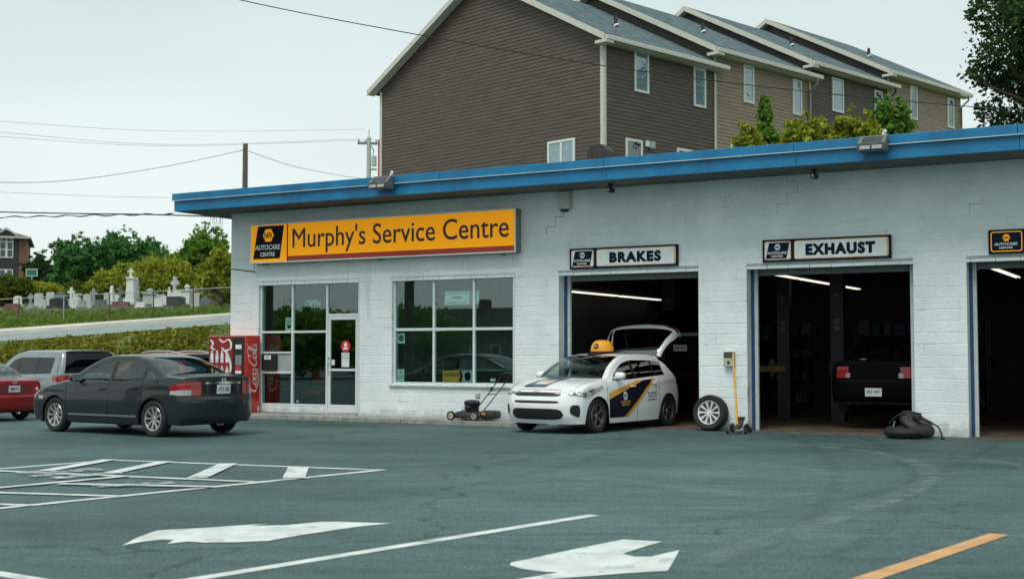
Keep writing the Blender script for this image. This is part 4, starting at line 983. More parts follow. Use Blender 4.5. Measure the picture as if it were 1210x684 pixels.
# ================================================================== SMALL THINGS AROUND THE GARAGE
# floodlights on the fascia
FLM = mat('flood_grey', (.11, .125, .12), .45, var=.2)
def flood(x, label, rz=0):
    f = gthing('floodlight', label, 'floodlight', x, -1.19, 4.88, rz, 'floodlights')
    MB().prism([(0, .20), (-.08, .23), (-.30, .05), (-.27, -.05), (-.02, -.05)], -.23, .23, 'yz').build('housing', FLM, f)
    d = Vector((0, -.22, -.18)).normalized(); n = Vector((0, -.18, .22)).normalized(); Mh = Matrix.Translation((0, -.19, .14)) @ Matrix(((1, 0, 0, 0), (0, -d.y, n.y, 0), (0, -d.z, n.z, 0), (0, 0, 0, 1)))
    MB().box(-.16, .16, -.085, .085, .001, .010, Mh).build('panel', mat('flood_panel', (.025, .03, .03), .3, var=.3, scale=12), f)
    MB().box(-.225, .225, -.125, -.10, .001, .014, Mh).build('lip', FLM, f)
    for sx_ in (-.10, .10): MB().box(sx_-.085, sx_+.085, -.302, -.292, -.03, .03, b=.004).build('lens', mat('flood_lens', (.42, .45, .42), .25, var=.3, scale=30), f)
    MB().tube([(0, .0, .12), (0, .06, .02), (0, .07, -.02)], .02, 8).build('bracket', FLM, f)
    MB().tube([(.14, .02, .20), (.15, .02, .29), (.18, .0, .31)], .03, 8).build('photocell', SW, f)
    return f
flood(5.22, 'grey floodlight on the blue fascia above the main yellow sign'); flood(15.28, 'grey floodlight on the blue fascia above the exhaust bay'); 
bx_ = gthing('junction_box', 'pale metal box on the wall right of the main sign', 'box', 8.70, -.12, 4.34)
MB().box(0, .27, 0, .115, 0, .36, b=.008).build('case', mat('pale_box', (.48, .52, .48), .5, var=.1), bx_); MB().box(.01, .26, -.008, -.001, .02, .34, b=.004).build('lid', MATS['pale_box'], bx_); MB().box(.06, .2, .02, .1, -.05, 0).build('conduit_stub', BLACK, bx_)
cm = gthing('soffit_camera', 'small black camera hanging under the soffit between the sign and first bay', 'camera', 10.06, -.5, 4.57)
MB().tube([(0, 0, .15), (0, 0, .07)], .02, 8).build('stem', BLACK, cm); MB().lathe([(.055, .13), (.055, .148), (.001, .148)], 14).build('mount', BLACK, cm, 40); MB().box(-.05, .05, -.14, .08, -.02, .07, b=.015).build('case', BLACK, cm); MB().lathe([(.001, .0), (.03, .0), (.035, .03)], 12, Matrix.Translation((0, -.145, .02)) @ Matrix.Rotation(R(-90), 4, 'X')).build('lens', MATS['flood_lens'], cm)
cm2 = gthing('soffit_camera', 'small black camera under the soffit above the exhaust sign', 'camera', 14.05, -.5, 4.57)
for c_ in cm.children:
    q = c_.copy(); COL.objects.link(q); q.parent = cm2
cl = gthing('cable_coil', 'loose coil of black cable hanging from the left roof corner', 'cable', -.70, .25, 4.70)
for i, (r_, dz) in enumerate(((.20, -.16), (.13, -.12), (.09, -.09))):
    MB().tube([(r_*math.sin(a), .01*i, dz+r_*.3-r_*math.cos(a)) for a in [R(-140+j*14) for j in range(21)]], .006, 6).build('loop', BLACK, cl, 60)
MB().tube([(0, 0, 0), (.01, 0, -.12)], .006, 6).build('tie', BLACK, cl)
eb = gthing('electric_box', 'small grey electric box on the pier between the first two bays', 'box', 12.17, -.10, 1.20)
MB().box(0, .20, 0, .095, 0, .28, b=.008).build('case', mat('beige_box', (.42, .42, .34), .5, var=.12, scale=9), eb); MB().box(.01, .19, -.006, -.001, .16, .27, b=.003).build('cover', mat('dark_cover', (.07, .06, .04), .5), eb); MB().box(.08, .12, -.012, -.001, .05, .10).build('switch', SBK, eb)
MB().box(0, .10, 0, .03, 0, .09, b=.006).build('plate', MATS['beige_box'], None)
ob = bpy.data.objects['plate']; ob.name = 'wall_socket'; ob.location = gw(6.72, -.032, .53); ob.rotation_euler = (0, 0, GANG); tag(ob, 'small beige socket on the wall below the office window', 'socket')
# leaning tyre with alloy rim
ty = gthing('spare_tyre', 'car tyre with silver alloy rim leaning against the pier beside the first bay', 'tyre', 11.93, -.20, 0); ty.rotation_euler = (R(-8), 0, GANG+R(-4))
wheel_parts(ty, Vector((0, 0, .335)), .335, .215, 10, True, mat('bright_alloy', (.72, .74, .73), .3, .6))
# floor jack
jk = gthing('floor_jack', 'low floor jack with a long yellow handle propped by the pier', 'jack', 12.62, -.55, 0, R(10))
JM = mat('jack_dark', (.045, .04, .035), .6, var=.4, scale=14)
for sx_ in (-.14, .12): MB().prism([(-.34, .03), (.34, .03), (.36, .10), (.12, .17), (-.30, .15)], sx_, sx_+.02, 'yz').build('side_plate', JM, jk)
MB().prism([(-.30, .08), (.05, .10), (.28, .22), (.24, .25), (-.02, .15), (-.30, .12)], -.05, .05, 'yz').build('lift_arm', JM, jk); MB().lathe([(.001, .28), (.07, .28), (.07, .24), (.04, .22), (.001, .22)], 14, Matrix.Translation((0, .26, 0))).build('saddle', JM, jk, 40)
for (xx, yy) in ((-.16, -.28), (.16, -.28), (-.16, .30), (.16, .30)): MB().lathe([(.001, -.02), (.05, -.02), (.05, .02), (.001, .02)], 14, Matrix.Translation((xx, yy, .05)) @ Matrix.Rotation(R(90), 4, 'Y')).build('wheel', RUBBER, jk, 40)
MB().tube([(.0, -.22, .16), (-.03, -.10, .5), (-.14, .25, 1.44)], [.022, .02, .018], 10).build('handle', mat('jack_yellow', (.66, .34, .03), .45, var=.12, scale=10), jk, 50)
# heap of old tyres with a hose
def torus_pts(R_, r_, M, n=28, m_=12):
    b = MB(); b.grid([[M @ Vector(((R_+r_*1.25*math.cos(v))*math.cos(u), (R_+r_*1.25*math.cos(v))*math.sin(u), r_*math.sin(v)*(1+.1*math.sin(7*u)))) for v in [2*math.pi*j/m_ for j in range(m_+1)]] for u in [2*math.pi*i/n for i in range(n+1)]]); return b
t1 = gthing('old_tyre', 'worn black tyre lying flat on the ground at the pier right of the exhaust bay', 'tyre', 15.55, -.52, 0)
torus_pts(.225, .095, Matrix.Translation((0, 0, .105))).build('casing', RUBBER, t1, 60)
t2 = gthing('slumped_tyre', 'black inner tube slumped over the flat tyre beside the exhaust bay', 'tyre', 15.68, -.42, 0)
torus_pts(.215, .09, Matrix.Translation((.06, .0, .24)) @ Matrix.Rotation(R(34), 4, 'Y') @ Matrix.Rotation(R(12), 4, 'X')).build('tube', mat('dull_rubber', (.016, .017, .016), .6, var=.5, scale=6), t2, 60)
ho = gthing('black_hose', 'thin black hose looped over the heap of tyres', 'hose', 15.6, -.45, 0)
MB().tube([(-.30, -.10, .24), (-.15, -.16, .38), (.05, -.15, .46), (.24, -.1, .42), (.20, -.04, .34), (.34, .0, .30), (.50, .02, .20), (.56, -.04, .08), (.57, -.10, .012), (.62, -.16, .012)], .016, 8).build('hose', BLACK, ho, 60)
MB().tube([(-.18, -.30, .20), (-.155, -.30, .30)], .012, 8).build('nozzle', mat('brass', (.5, .42, .28), .3, .8), ho)
# lawn mower
mw = gthing('lawn_mower', 'black push lawn mower with cream wheels parked under the office window', 'mower', 6.95, -.50, .086, R(4))
MK = mat('mower_black', (.014, .016, .016), .45, var=.2)
dk = MB(); rows = []
for (q, zz, sc) in ((0, .04, 1), (.0, .10, 1), (.0, .15, .94), (0, .175, .80), (0, .18, .3)):
    rows.append([(-.02+.36*sc*math.copysign(abs(math.cos(a))**.7, math.cos(a)), .25*sc*math.copysign(abs(math.sin(a))**.6, math.sin(a)), zz) for a in [2*math.pi*j/28 for j in range(28)]])
dk.grid(rows, closed=True); dk.build('deck', MK, mw, 50)
MB().lathe([(.13, .17), (.14, .20), (.15, .30), (.165, .32), (.17, .36), (.14, .395), (.06, .41), (.001, .412)], 20, Matrix.Translation((-.02, 0, 0))).build('engine', MK, mw, 40)
MB().lathe([(.001, .0), (.045, .0), (.045, .02), (.001, .022)], 14, Matrix.Translation((-.14, -.10, .26)) @ Matrix.Rotation(R(100), 4, 'X')).build('fuel_cap', SW, mw)
MB().box(-.10, .02, -.20, -.13, .22, .30, b=.02).build('air_filter', MK, mw, 40)
CREAM = mat('cream_hub', (.42, .36, .25), .5, var=.1)
for xx in (-.36, .17):
    for yy in (-.28, .28):
        Mt = Matrix.Translation((xx, yy, .095)) @ (Matrix.Rotation(math.pi, 4, 'Z') if yy < 0 else Matrix())
        w_ = MB().lathe([(.055, -.025), (.09, -.025), (.095, -.01), (.095, .01), (.09, .025), (.055, .025)], 20, Mt, 'y').build('wheel', RUBBER, mw, 40)
        b = MB().lathe([(.001, .02), (.02, .022), (.022, .0)], 10, Mt, 'y').lathe([(.064, .026), (.052, .026), (.05, .0)], 20, Mt, 'y')
        for k_ in range(5): b.box(.01, .056, .008, .024, -.009, .009, Mt @ Matrix.Rotation(2*math.pi*k_/5, 4, 'Y'))
        b.build('hub', CREAM, w_)
MB().box(.24, .56, -.20, .20, .03, .20, b=.05).build('grass_bag', MK, mw, 40); MB().box(.30, .38, -.206, -.2, .12, .17).build('sticker', mat('orange_sticker', (.55, .24, .03), .5), mw)
for yy in (-.21, .21): MB().tube([(.12, yy, .16), (.50, yy, .60), (.78, yy, .96)], .011, 8).build('handle_bar', MK, mw, 60)
MB().tube([(.78, -.21, .96), (.80, 0, .975), (.78, .21, .96)], .012, 8).build('grip', MK, mw, 60); MB().tube([(.44, -.21, .53), (.44, .21, .53)], .009, 8).build('cross_bar', MK, mw); MB().box(.50, .56, -.24, -.20, .60, .68, b=.01).build('throttle', MK, mw)
# roof vent
rv = gthing('roof_vent', 'dark cowled vent pipe standing on the roof in front of the brown townhouse', 'vent', 9.1, 1.1, 5.06)
MB().tube([(0, 0, 0), (0, 0, .5)], .12, 12).build('pipe', FLM, rv, 50); MB().prism([(-.24, .40), (.24, .40), (.22, .58), (.12, .70), (-.12, .70), (-.22, .58)], -.2, .2, 'xz').build('cowl', mat('cowl_dark', (.03, .03, .03), .6, var=.3), rv); MB().box(-.015, .015, -.206, .206, .42, .69).build('rib', MATS['cowl_dark'], rv)
# fluorescent fittings
TUBE = mat('lit_tube', (1.0, .93, .80), .5, emit=.75); FIT = mat('fitting', (.40, .42, .40), .5)
def fluor(x, y, z, ln, label):
    f = gthing('fluorescent_light', label, 'light', x, y, z, group='workshop lights')
    MB().box(-.07, .07, 0, ln, .03, .075, b=.008).build('housing', FIT, f)
    for sx_ in (-.035, .035): MB().tube([(sx_, .02, .015), (sx_, ln-.02, .015)], .016, 8).build('tube', TUBE, f, 60)
    for yy in (.3, ln-.3): MB().tube([(0, yy, .07), (0, yy, 4.3-z)], .006, 5).build('chain', BLACK, f)
fluor(8.42, 1.0, 2.72, 2.35, 'near lit fluorescent tube in the brakes bay'); fluor(8.42, 3.5, 2.72, 2.35, 'far lit fluorescent tube in the brakes bay')
fluor(12.62, .85, 2.985, 2.4, 'near lit fluorescent tube in the exhaust bay'); fluor(12.62, 3.35, 2.985, 2.4, 'second lit fluorescent tube in the exhaust bay'); fluor(12.62, 6.1, 2.985, 2.2, 'farthest lit fluorescent tube in the exhaust bay')
fluor(16.60, .8, 3.02, 2.4, 'near lit fluorescent tube in the bay at the right edge'); fluor(16.60, 3.3, 3.02, 2.4, 'far lit fluorescent tube in the bay at the right edge')
# lifts, bench, shelves in the workshop
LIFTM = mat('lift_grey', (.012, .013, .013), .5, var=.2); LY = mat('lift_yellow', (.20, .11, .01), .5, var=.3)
def post(x, y, label, arm):
    p = gthing('lift_post', label, 'car lift', x, y, .014, group='car lifts')
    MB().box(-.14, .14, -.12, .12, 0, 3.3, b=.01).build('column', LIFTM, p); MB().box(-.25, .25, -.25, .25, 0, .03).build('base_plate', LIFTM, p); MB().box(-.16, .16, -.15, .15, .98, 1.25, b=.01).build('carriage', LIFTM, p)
    MB().box(-.06+min(0, arm), .06+max(0, arm), -.19, -.11, 1.02, 1.16, b=.01).build('arm', LY, p)
    for zz in (1.9, 2.05, 2.6): MB().box(-.05, .05, -.126, -.12, zz, zz+.09).build('label_plate', mat('post_label', (.10, .10, .10), .6), p)
post(13.35, 3.6, 'left grey lift post with a yellow arm in the exhaust bay', .02); post(15.9, 3.9, 'right grey lift post deep in the exhaust bay', .02); post(9.2, 4.6, 'left lift post deep in the brakes bay', .7); post(11.9, 4.6, 'right lift post deep in the brakes bay', -.7)
def rack(x, y, w, label, seed):
    rg = random.Random(seed); s = gthing('parts_rack', label, 'rack', x, y, .014, group='workshop racks')
    for xx in (0, w): 
        for yy in (0, .4): MB().box(xx-.02, xx+.02, yy-.02, yy+.02, 0, 2.2).build('upright', LIFTM, s)
    for zz in (.2, .75, 1.3, 1.85): MB().box(-.02, w+.02, -.02, .42, zz, zz+.03).build('shelf', LIFTM, s)
    for zz in (.23, .78, 1.33, 1.88):
        xx = .05
        while xx < w-.25:
            ww = rg.uniform(.14, .3); hh = rg.uniform(.12, .36); c = rg.choice(('b1', 'b2', 'b3', 'b4'))
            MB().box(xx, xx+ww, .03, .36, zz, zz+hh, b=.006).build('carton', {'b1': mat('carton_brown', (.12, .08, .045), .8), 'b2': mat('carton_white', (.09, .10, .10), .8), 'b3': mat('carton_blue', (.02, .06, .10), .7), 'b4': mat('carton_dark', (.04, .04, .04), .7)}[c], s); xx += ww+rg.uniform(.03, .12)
rack(8.4, DEEP-.75, 3.2, 'steel rack of cartons on the back wall of the brakes bay', 1); rack(12.6, DEEP-.75, 3.0, 'steel rack of cartons on the back wall of the exhaust bay', 2); rack(16.6, DEEP-.75, 3.0, 'steel rack of cartons on the back wall of the right bay', 3)
wb = gthing('workbench', 'dark workbench along the left wall of the brakes bay', 'workbench', 8.2, 2.0, .014)
MB().box(0, .6, 0, 3.0, .84, .90, b=.01).build('top', mat('bench_wood', (.12, .085, .05), .7, var=.3), wb)
for xx in (.05, .55): 
    for yy in (.06, 2.94): MB().box(xx-.03, xx+.03, yy-.03, yy+.03, 0, .84).build('leg', LIFTM, wb)
MB().box(.02, .3, .4, .9, .90, 1.25, b=.02).build('tool_chest', mat('chest_red', (.14, .012, .01), .5), wb); MB().box(.02, .25, 1.6, 2.2, .90, 1.15, b=.02).build('tool_box', FLM, wb)
# office furniture seen through the glass
OW = mat('office_wall_panel', (.34, .39, .37), .8, var=.1); 
MB().box(.30, 7.98, 5.95, 5.985, .1, 3.3).build('office_panelling', OW, GAR)
def obox(nm, label, cat, x, y, w, d, h, m_, z=.10, extra=None):
    o = gthing(nm, label, cat, x, y, z); MB().box(0, w, 0, d, 0, h, b=.012).build('body', m_, o)
    if extra: extra(o, w, d, h)
    return o
WOODD = mat('desk_brown', (.07, .045, .03), .5, var=.3, scale=4); OFB = mat('office_black', (.012, .014, .014), .5)
obox('counter', 'dark service counter behind the office window', 'counter', 5.0, 1.7, 2.7, .6, .95, WOODD, extra=lambda o, w, d, h: MB().box(-.04, w+.04, -.05, d+.05, h, h+.04, b=.01).build('worktop', OW, o))
mo_ = gthing('computer_monitor', 'black computer monitor on the office counter', 'monitor', 6.85, 1.85, 1.09)
MB().box(-.26, .26, 0, .04, .12, .46, b=.01).build('screen', OFB, mo_); MB().box(-.03, .03, .01, .05, .01, .14).build('neck', OFB, mo_); MB().box(-.12, .12, -.06, .12, 0, .012).build('foot', OFB, mo_)
ch = gthing('office_chair', 'black office chair by the right of the window', 'chair', 7.30, 1.15, .10)
MB().box(-.25, .25, -.22, .22, .44, .52, b=.04).build('seat', OFB, ch, 40); MB().box(-.23, .23, .2, .27, .56, 1.12, b=.035).build('backrest', OFB, ch, 40); MB().tube([(0, 0, .06), (0, 0, .45)], .03, 8).build('post', LIFTM, ch); 
for k_ in range(5): MB().tube([(0, 0, .08), (.28*math.cos(k_*1.2566), .28*math.sin(k_*1.2566), .04)], .02, 6).build('leg', LIFTM, ch)
pf = gthing('picture_frame', 'framed picture on the office back wall', 'picture', 5.55, 5.90, 1.75)
MB().box(0, .5, 0, .03, 0, .62, b=.006).build('frame', OFB, pf); MB().box(.05, .45, -.004, -.001, .05, .57).build('print', mat('print_pale', (.35, .40, .38), .6, var=.2, scale=6), pf)
for (x, z, s, lab) in ((4.55, 1.0, .5, 'dark filing cabinet at the left of the office window'), (.5, .1, .9, 'dark cabinet inside the shopfront behind the vending machine')):
    o = gthing('filing_cabinet', lab, 'cabinet', x, 1.3 if x > 2 else 1.0, .10); MB().box(0, .6, 0, .6, 0, 1.25, b=.01).build('carcass', OFB, o)
    for zz in (.05, .45, .85): MB().box(.03, .57, -.012, -.001, zz, zz+.36, b=.004).build('drawer', mat('drawer_grey', (.05, .055, .055), .4), o)
rc = gthing('red_armchair', 'red seat inside the shopfront behind the vending machine', 'chair', 1.75, 1.0, .10)
RCM = mat('seat_red', (.10, .012, .012), .6, var=.2); MB().box(-.3, .3, -.25, .25, .35, .48, b=.05).build('seat', RCM, rc, 40); MB().box(-.3, .3, .22, .32, .45, .95, b=.05).build('backrest', RCM, rc, 40)
for xx in (-.26, .26): MB().box(xx-.02, xx+.02, -.22, .28, 0, .36).build('leg', LIFTM, rc)
# notices and stickers on the glass
def notice(x0, x1, z0, z1, m_, name, label, lines=(), y=.118, ink=None, cat='notice'):
    o = gthing(name, label, cat, x0, y, z0); MB().box(0, x1-x0, 0, .002, 0, z1-z0).build('sheet', m_, o)
    for (s, a, b_, c, d) in lines: text('lettering', s, ink or INK, o, a*(x1-x0), b_*(x1-x0), c*(z1-z0), d*(z1-z0), -.0015, bold=.01)
    return o
PAP = mat('paper', (.60, .66, .63), .6, var=.08, scale=10)
notice(5.86, 6.48, 2.47, 2.76, PAP, 'poster', 'white show poster stuck inside the upper middle window pane', (('LIVESTOCK', .06, .94, .76, .93), ('SUMMER SHOW', .1, .9, .08, .22)), y=.14)
o = bpy.data.objects['poster']; MB().prism([(.31+.13*math.cos(a), .13+.055*math.sin(a)) for a in [R(i*30) for i in range(7)]], -.002, -.001).build('print', mat('print_rust', (.20, .10, .08), .6, var=.4, scale=20), o)
notice(6.49, 6.60, 2.47, 2.76, mat('paper_blue', (.10, .20, .28), .6, var=.6, scale=14), 'blue_leaflet', 'narrow blue leaflet stuck beside the show poster')
notice(6.66, 6.72, 2.49, 2.76, PAP, 'white_leaflet', 'narrow white leaflet at the left edge of the upper right pane')
notice(4.66, 4.85, 1.66, 1.88, PAP, 'round_seal_notice', 'square white notice with a dark seal in the lower left pane')
o = bpy.data.objects['round_seal_notice']; MB().prism([(.095+.07*math.cos(R(i*24)), .11+.07*math.sin(R(i*24))) for i in range(15)], -.002, -.001).build('print', mat('print_green', (.06, .12, .11), .6), o)
notice(4.66, 4.84, .84, 1.10, PAP, 'white_notice', 'white notice with a dark symbol at the bottom of the lower left pane', (('A', .3, .7, .6, .92), ('VISITORS', .1, .9, .36, .46), ('REPORT', .1, .9, .2, .3)))
nb_ = notice(5.80, 6.30, .84, 1.08, mat('board_orange', (.62, .28, .03), .5, var=.06), 'orange_sign_board', 'orange shop board standing at the foot of the middle window pane', (('NAPAGold', .08, .8, .45, .85),), y=.16, ink=SBK, cat='sign')
MB().prism([(.40, 0), (.46, 0), (.50, .12), (.46, .24), (.40, .24), (.44, .12)], -.003, -.001).build('print', SBK, nb_); MB().box(.502, .74, 0, .002, 0, .24).build('side_sheet', mat('paper_cool', (.36, .42, .46), .6, var=.2), nb_); MB().prism([(.62+.08*math.cos(R(i*30)), .12+.10*math.sin(R(i*30))) for i in range(12)], -.003, -.001).build('print', SBK, nb_)
notice(7.0, 7.12, .86, .92, PAP, 'small_card', 'small white card at the foot of the lower right pane')
notice(5.68, 5.78, 1.92, 1.99, PAP, 'tape_label', 'white label on the middle bar of the office window', y=.055)
notice(1.55, 1.765, 1.96, 2.26, PAP, 'arrow_notice', 'white notice with a dark arrow in the upper left shopfront pane', (('PLEASE USE', .1, .9, .75, .86), ('OTHER DOOR', .1, .9, .58, .69)))
o = bpy.data.objects['arrow_notice']; MB().prism([(.03, .13), (.185, .13), (.107, .03)], -.002, -.001).build('print', SBK, o)
notice(1.02, 1.22, 1.30, 1.40, PAP, 'machine_label', 'white label on the black unit beside the vending machine', (('R', .4, .6, .2, .8),), y=.012)
notice(1.885, 1.96, .33, .38, PAP, 'tiny_sticker', 'tiny white sticker at the foot of the tall shopfront pane')
notice(3.19, 3.40, 1.14, 1.46, PAP, 'door_notice', 'white paper notice on the entrance door under the red disc', (('HOURS', .15, .85, .8, .9), ('8:00 - 5:00', .1, .9, .6, .7)), y=.072)
dd = gthing('red_disc_sticker', 'round red sticker with a white figure on the entrance door', 'sticker', 3.30, .072, 1.60)
MB().prism([(.13*math.cos(R(i*15)), .13*math.sin(R(i*15))) for i in range(24)], -.002, 0).build('disc', mat('sticker_red', (.50, .02, .02), .4), dd); MB().prism([(.045*math.cos(R(i*30)), .035+.045*math.sin(R(i*30))) for i in range(12)], -.004, -.0025).build('head', SW, dd); MB().prism([(-.075, -.07), (.075, -.07), (.05, -.02), (-.05, -.02)], -.004, -.0025).build('shoulders', SW, dd)
notice(2.91, 3.0, 1.18, 1.30, PAP, 'lock_notice', 'small white sticker near the lock of the entrance door', y=.072)
os_ = gthing('open_sign', 'OPEN in white letters hanging inside the shopfront glass', 'sign', 2.10, .16, 2.50)
text('lettering', 'OPEN', SW, os_, 0, .42, 0, .15, 0, bold=.0); MB().tube([(.02, .01, .16), (.02, .01, .45)], .003, 5).build('cord', BLACK, os_); MB().tube([(.40, .01, .16), (.40, .01, .45)], .003, 5).build('cord', BLACK, os_)
# stepped crack along the mortar joints right of the main sign
ck = MB()
for (x0, x1, z0, z1) in ((8.784, 8.789, 4.21, 4.40), (8.58, 8.79, 4.2, 4.205), (8.582, 8.587, 4.01, 4.2), (8.38, 8.59, 4.0, 4.005), (8.382, 8.386, 3.85, 4.0)): ck.box(x0, x1, -.004, .003, z0, z1)
ck.build('crack', BLACK, GAR)

# ================================================================== TOWNHOUSES ON THE RISE BEHIND
TA = R(44.0); TU = Vector((math.cos(TA), math.sin(TA), 0)); TV = Vector((-math.sin(TA), math.cos(TA), 0)); T0 = Vector((3.05, 42.0, 0))
SIDE_D = mat('siding_brown', (.084, .066, .050), .6, var=.18, scale=1.1, stretch=(1, 1, 7), detail=7); SIDE_T = mat('siding_tan', (.27, .215, .15), .6, var=.14, scale=1.5, stretch=(1, 1, 6))
TRIM = mat('trim_cream', (.56, .56, .49), .55, var=.05); SHING = mat('roof_shingle', (.035, .064, .075), .9, scale=1.8, col2=(.105, .155, .165), stretch=(3, 1.2, 1.2), detail=10, lo=.4, hi=.6, bump=.5, bscale=14, bdist=.02); VINYL = mat('window_vinyl', (.68, .72, .71), .4); PIPE = mat('vent_pipe', (.03, .03, .03), .6)
HGLASS = glass_mat('house_glass', (.82, .88, .88), .10); CURT = mat('curtain', (.50, .56, .60), .8, var=.15, scale=8)
DEP, RISE, LAP, ZB = 11.96, .535, .135, 2.2
def siding(b, axis, lo, hi, z0, z1, face):
    # clapboards: each course leans out at its lower edge. lo/hi: functions of z giving the ends; face: fixed coordinate, sign
    z = z0
    while z < z1-.01:
        zt = min(z+LAP, z1); l0, h0, l1, h1 = lo(z), hi(z), lo(zt), hi(zt)
        if h1 <= l1: l1 = h1 = (l1+h1)/2
        f0, sgn = face; o0 = f0+sgn*.022; o1 = f0+sgn*.004
        P = lambda c, o, zz: (c, o, zz) if axis == 'x' else (o, c, zz)
        b.add([P(l0, o0, z), P(h0, o0, z), P(h1, o1, zt), P(l1, o1, zt), P(l0, f0, z), P(h0, f0, z)], [(0, 1, 2, 3), (4, 5, 1, 0)]); z = zt
    return b
def house_window(par, org, x0, x1, z0, z1, axis, div=0, curtain=True, y=0):
    # frame stands proud of the siding; org maps (u, out, z) to house coordinates
    b = MB(); fw = .085
    def q(b_, a0, a1, o0, o1, c0, c1):
        if axis == 'x': b_.box(a0, a1, -o1, -o0, c0, c1, b=.006)
        else: b_.box(-o1, -o0, a0, a1, c0, c1, b=.006)
    q(b, x0-fw, x0, .0, .06, z0-fw, z1+fw); q(b, x1, x1+fw, .0, .06, z0-fw, z1+fw); q(b, x0, x1, .0, .06, z1, z1+fw); q(b, x0, x1, .0, .065, z0-fw, z0)
    if div: q(b, (x0+x1)/2-.045, (x0+x1)/2+.045, .01, .055, z0, z1)
    f = b.build('window', VINYL, par)
    g = MB(); q(g, x0, x1, .030, .036, z0, z1); g.build('pane', HGLASS, f)
    if curtain:
        c = MB(); n_ = 14; w_ = x1-x0
        rows = [[((x0+w_*i/n_), -.024-.004*math.sin(i*1.9), zz) if axis == 'x' else (-.024-.004*math.sin(i*1.9), x0+w_*i/n_, zz) for i in range(n_+1)] for zz in (z0, z1)]
        c.grid(rows); c.build('curtain', CURT, f)
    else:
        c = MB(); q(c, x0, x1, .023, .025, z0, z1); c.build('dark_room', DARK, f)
    return f
def hit(px, py, L0, front=True):
    # photo point on the unit's front plane -> (u along row, z)
    r = ray(px, py); nrm_ = TV if front else TU; t = (T0-CP).dot(nrm_)/r.dot(nrm_) if front else (T0+TU*L0-CP).dot(TU)/r.dot(TU)
    p = CP+r*t; return ((p-T0).dot(TU)-L0, p.z) if front else ((p-T0).dot(TV), p.z)
UN = [(0.0, 6.09, 12.02, SIDE_D, 'dark brown end townhouse with its tall gable wall facing left', [((749, 59), (765.5, 111)), ((819, 80), (833, 128))], [((739, 164), (758, 190), 0)]),
      (6.09, 6.27, 12.62, SIDE_T, 'tan townhouse, second in the row from the left', [((878, 77), (890, 123)), ((936, 94), (946.5, 137))], [((863, 171), (874, 190), 1)]),
      (12.36, 6.14, 13.14, SIDE_D, 'dark brown townhouse, third in the row from the left', [((982.5, 92), (996, 134)), ((1032.5, 107), (1042, 146))], []),
      (18.50, 6.75, 13.72, SIDE_T, 'tan townhouse at the far right end of the row', [((1074.5, 102), (1083, 142)), ((1118.5, 116), (1126.5, 152))], [])]
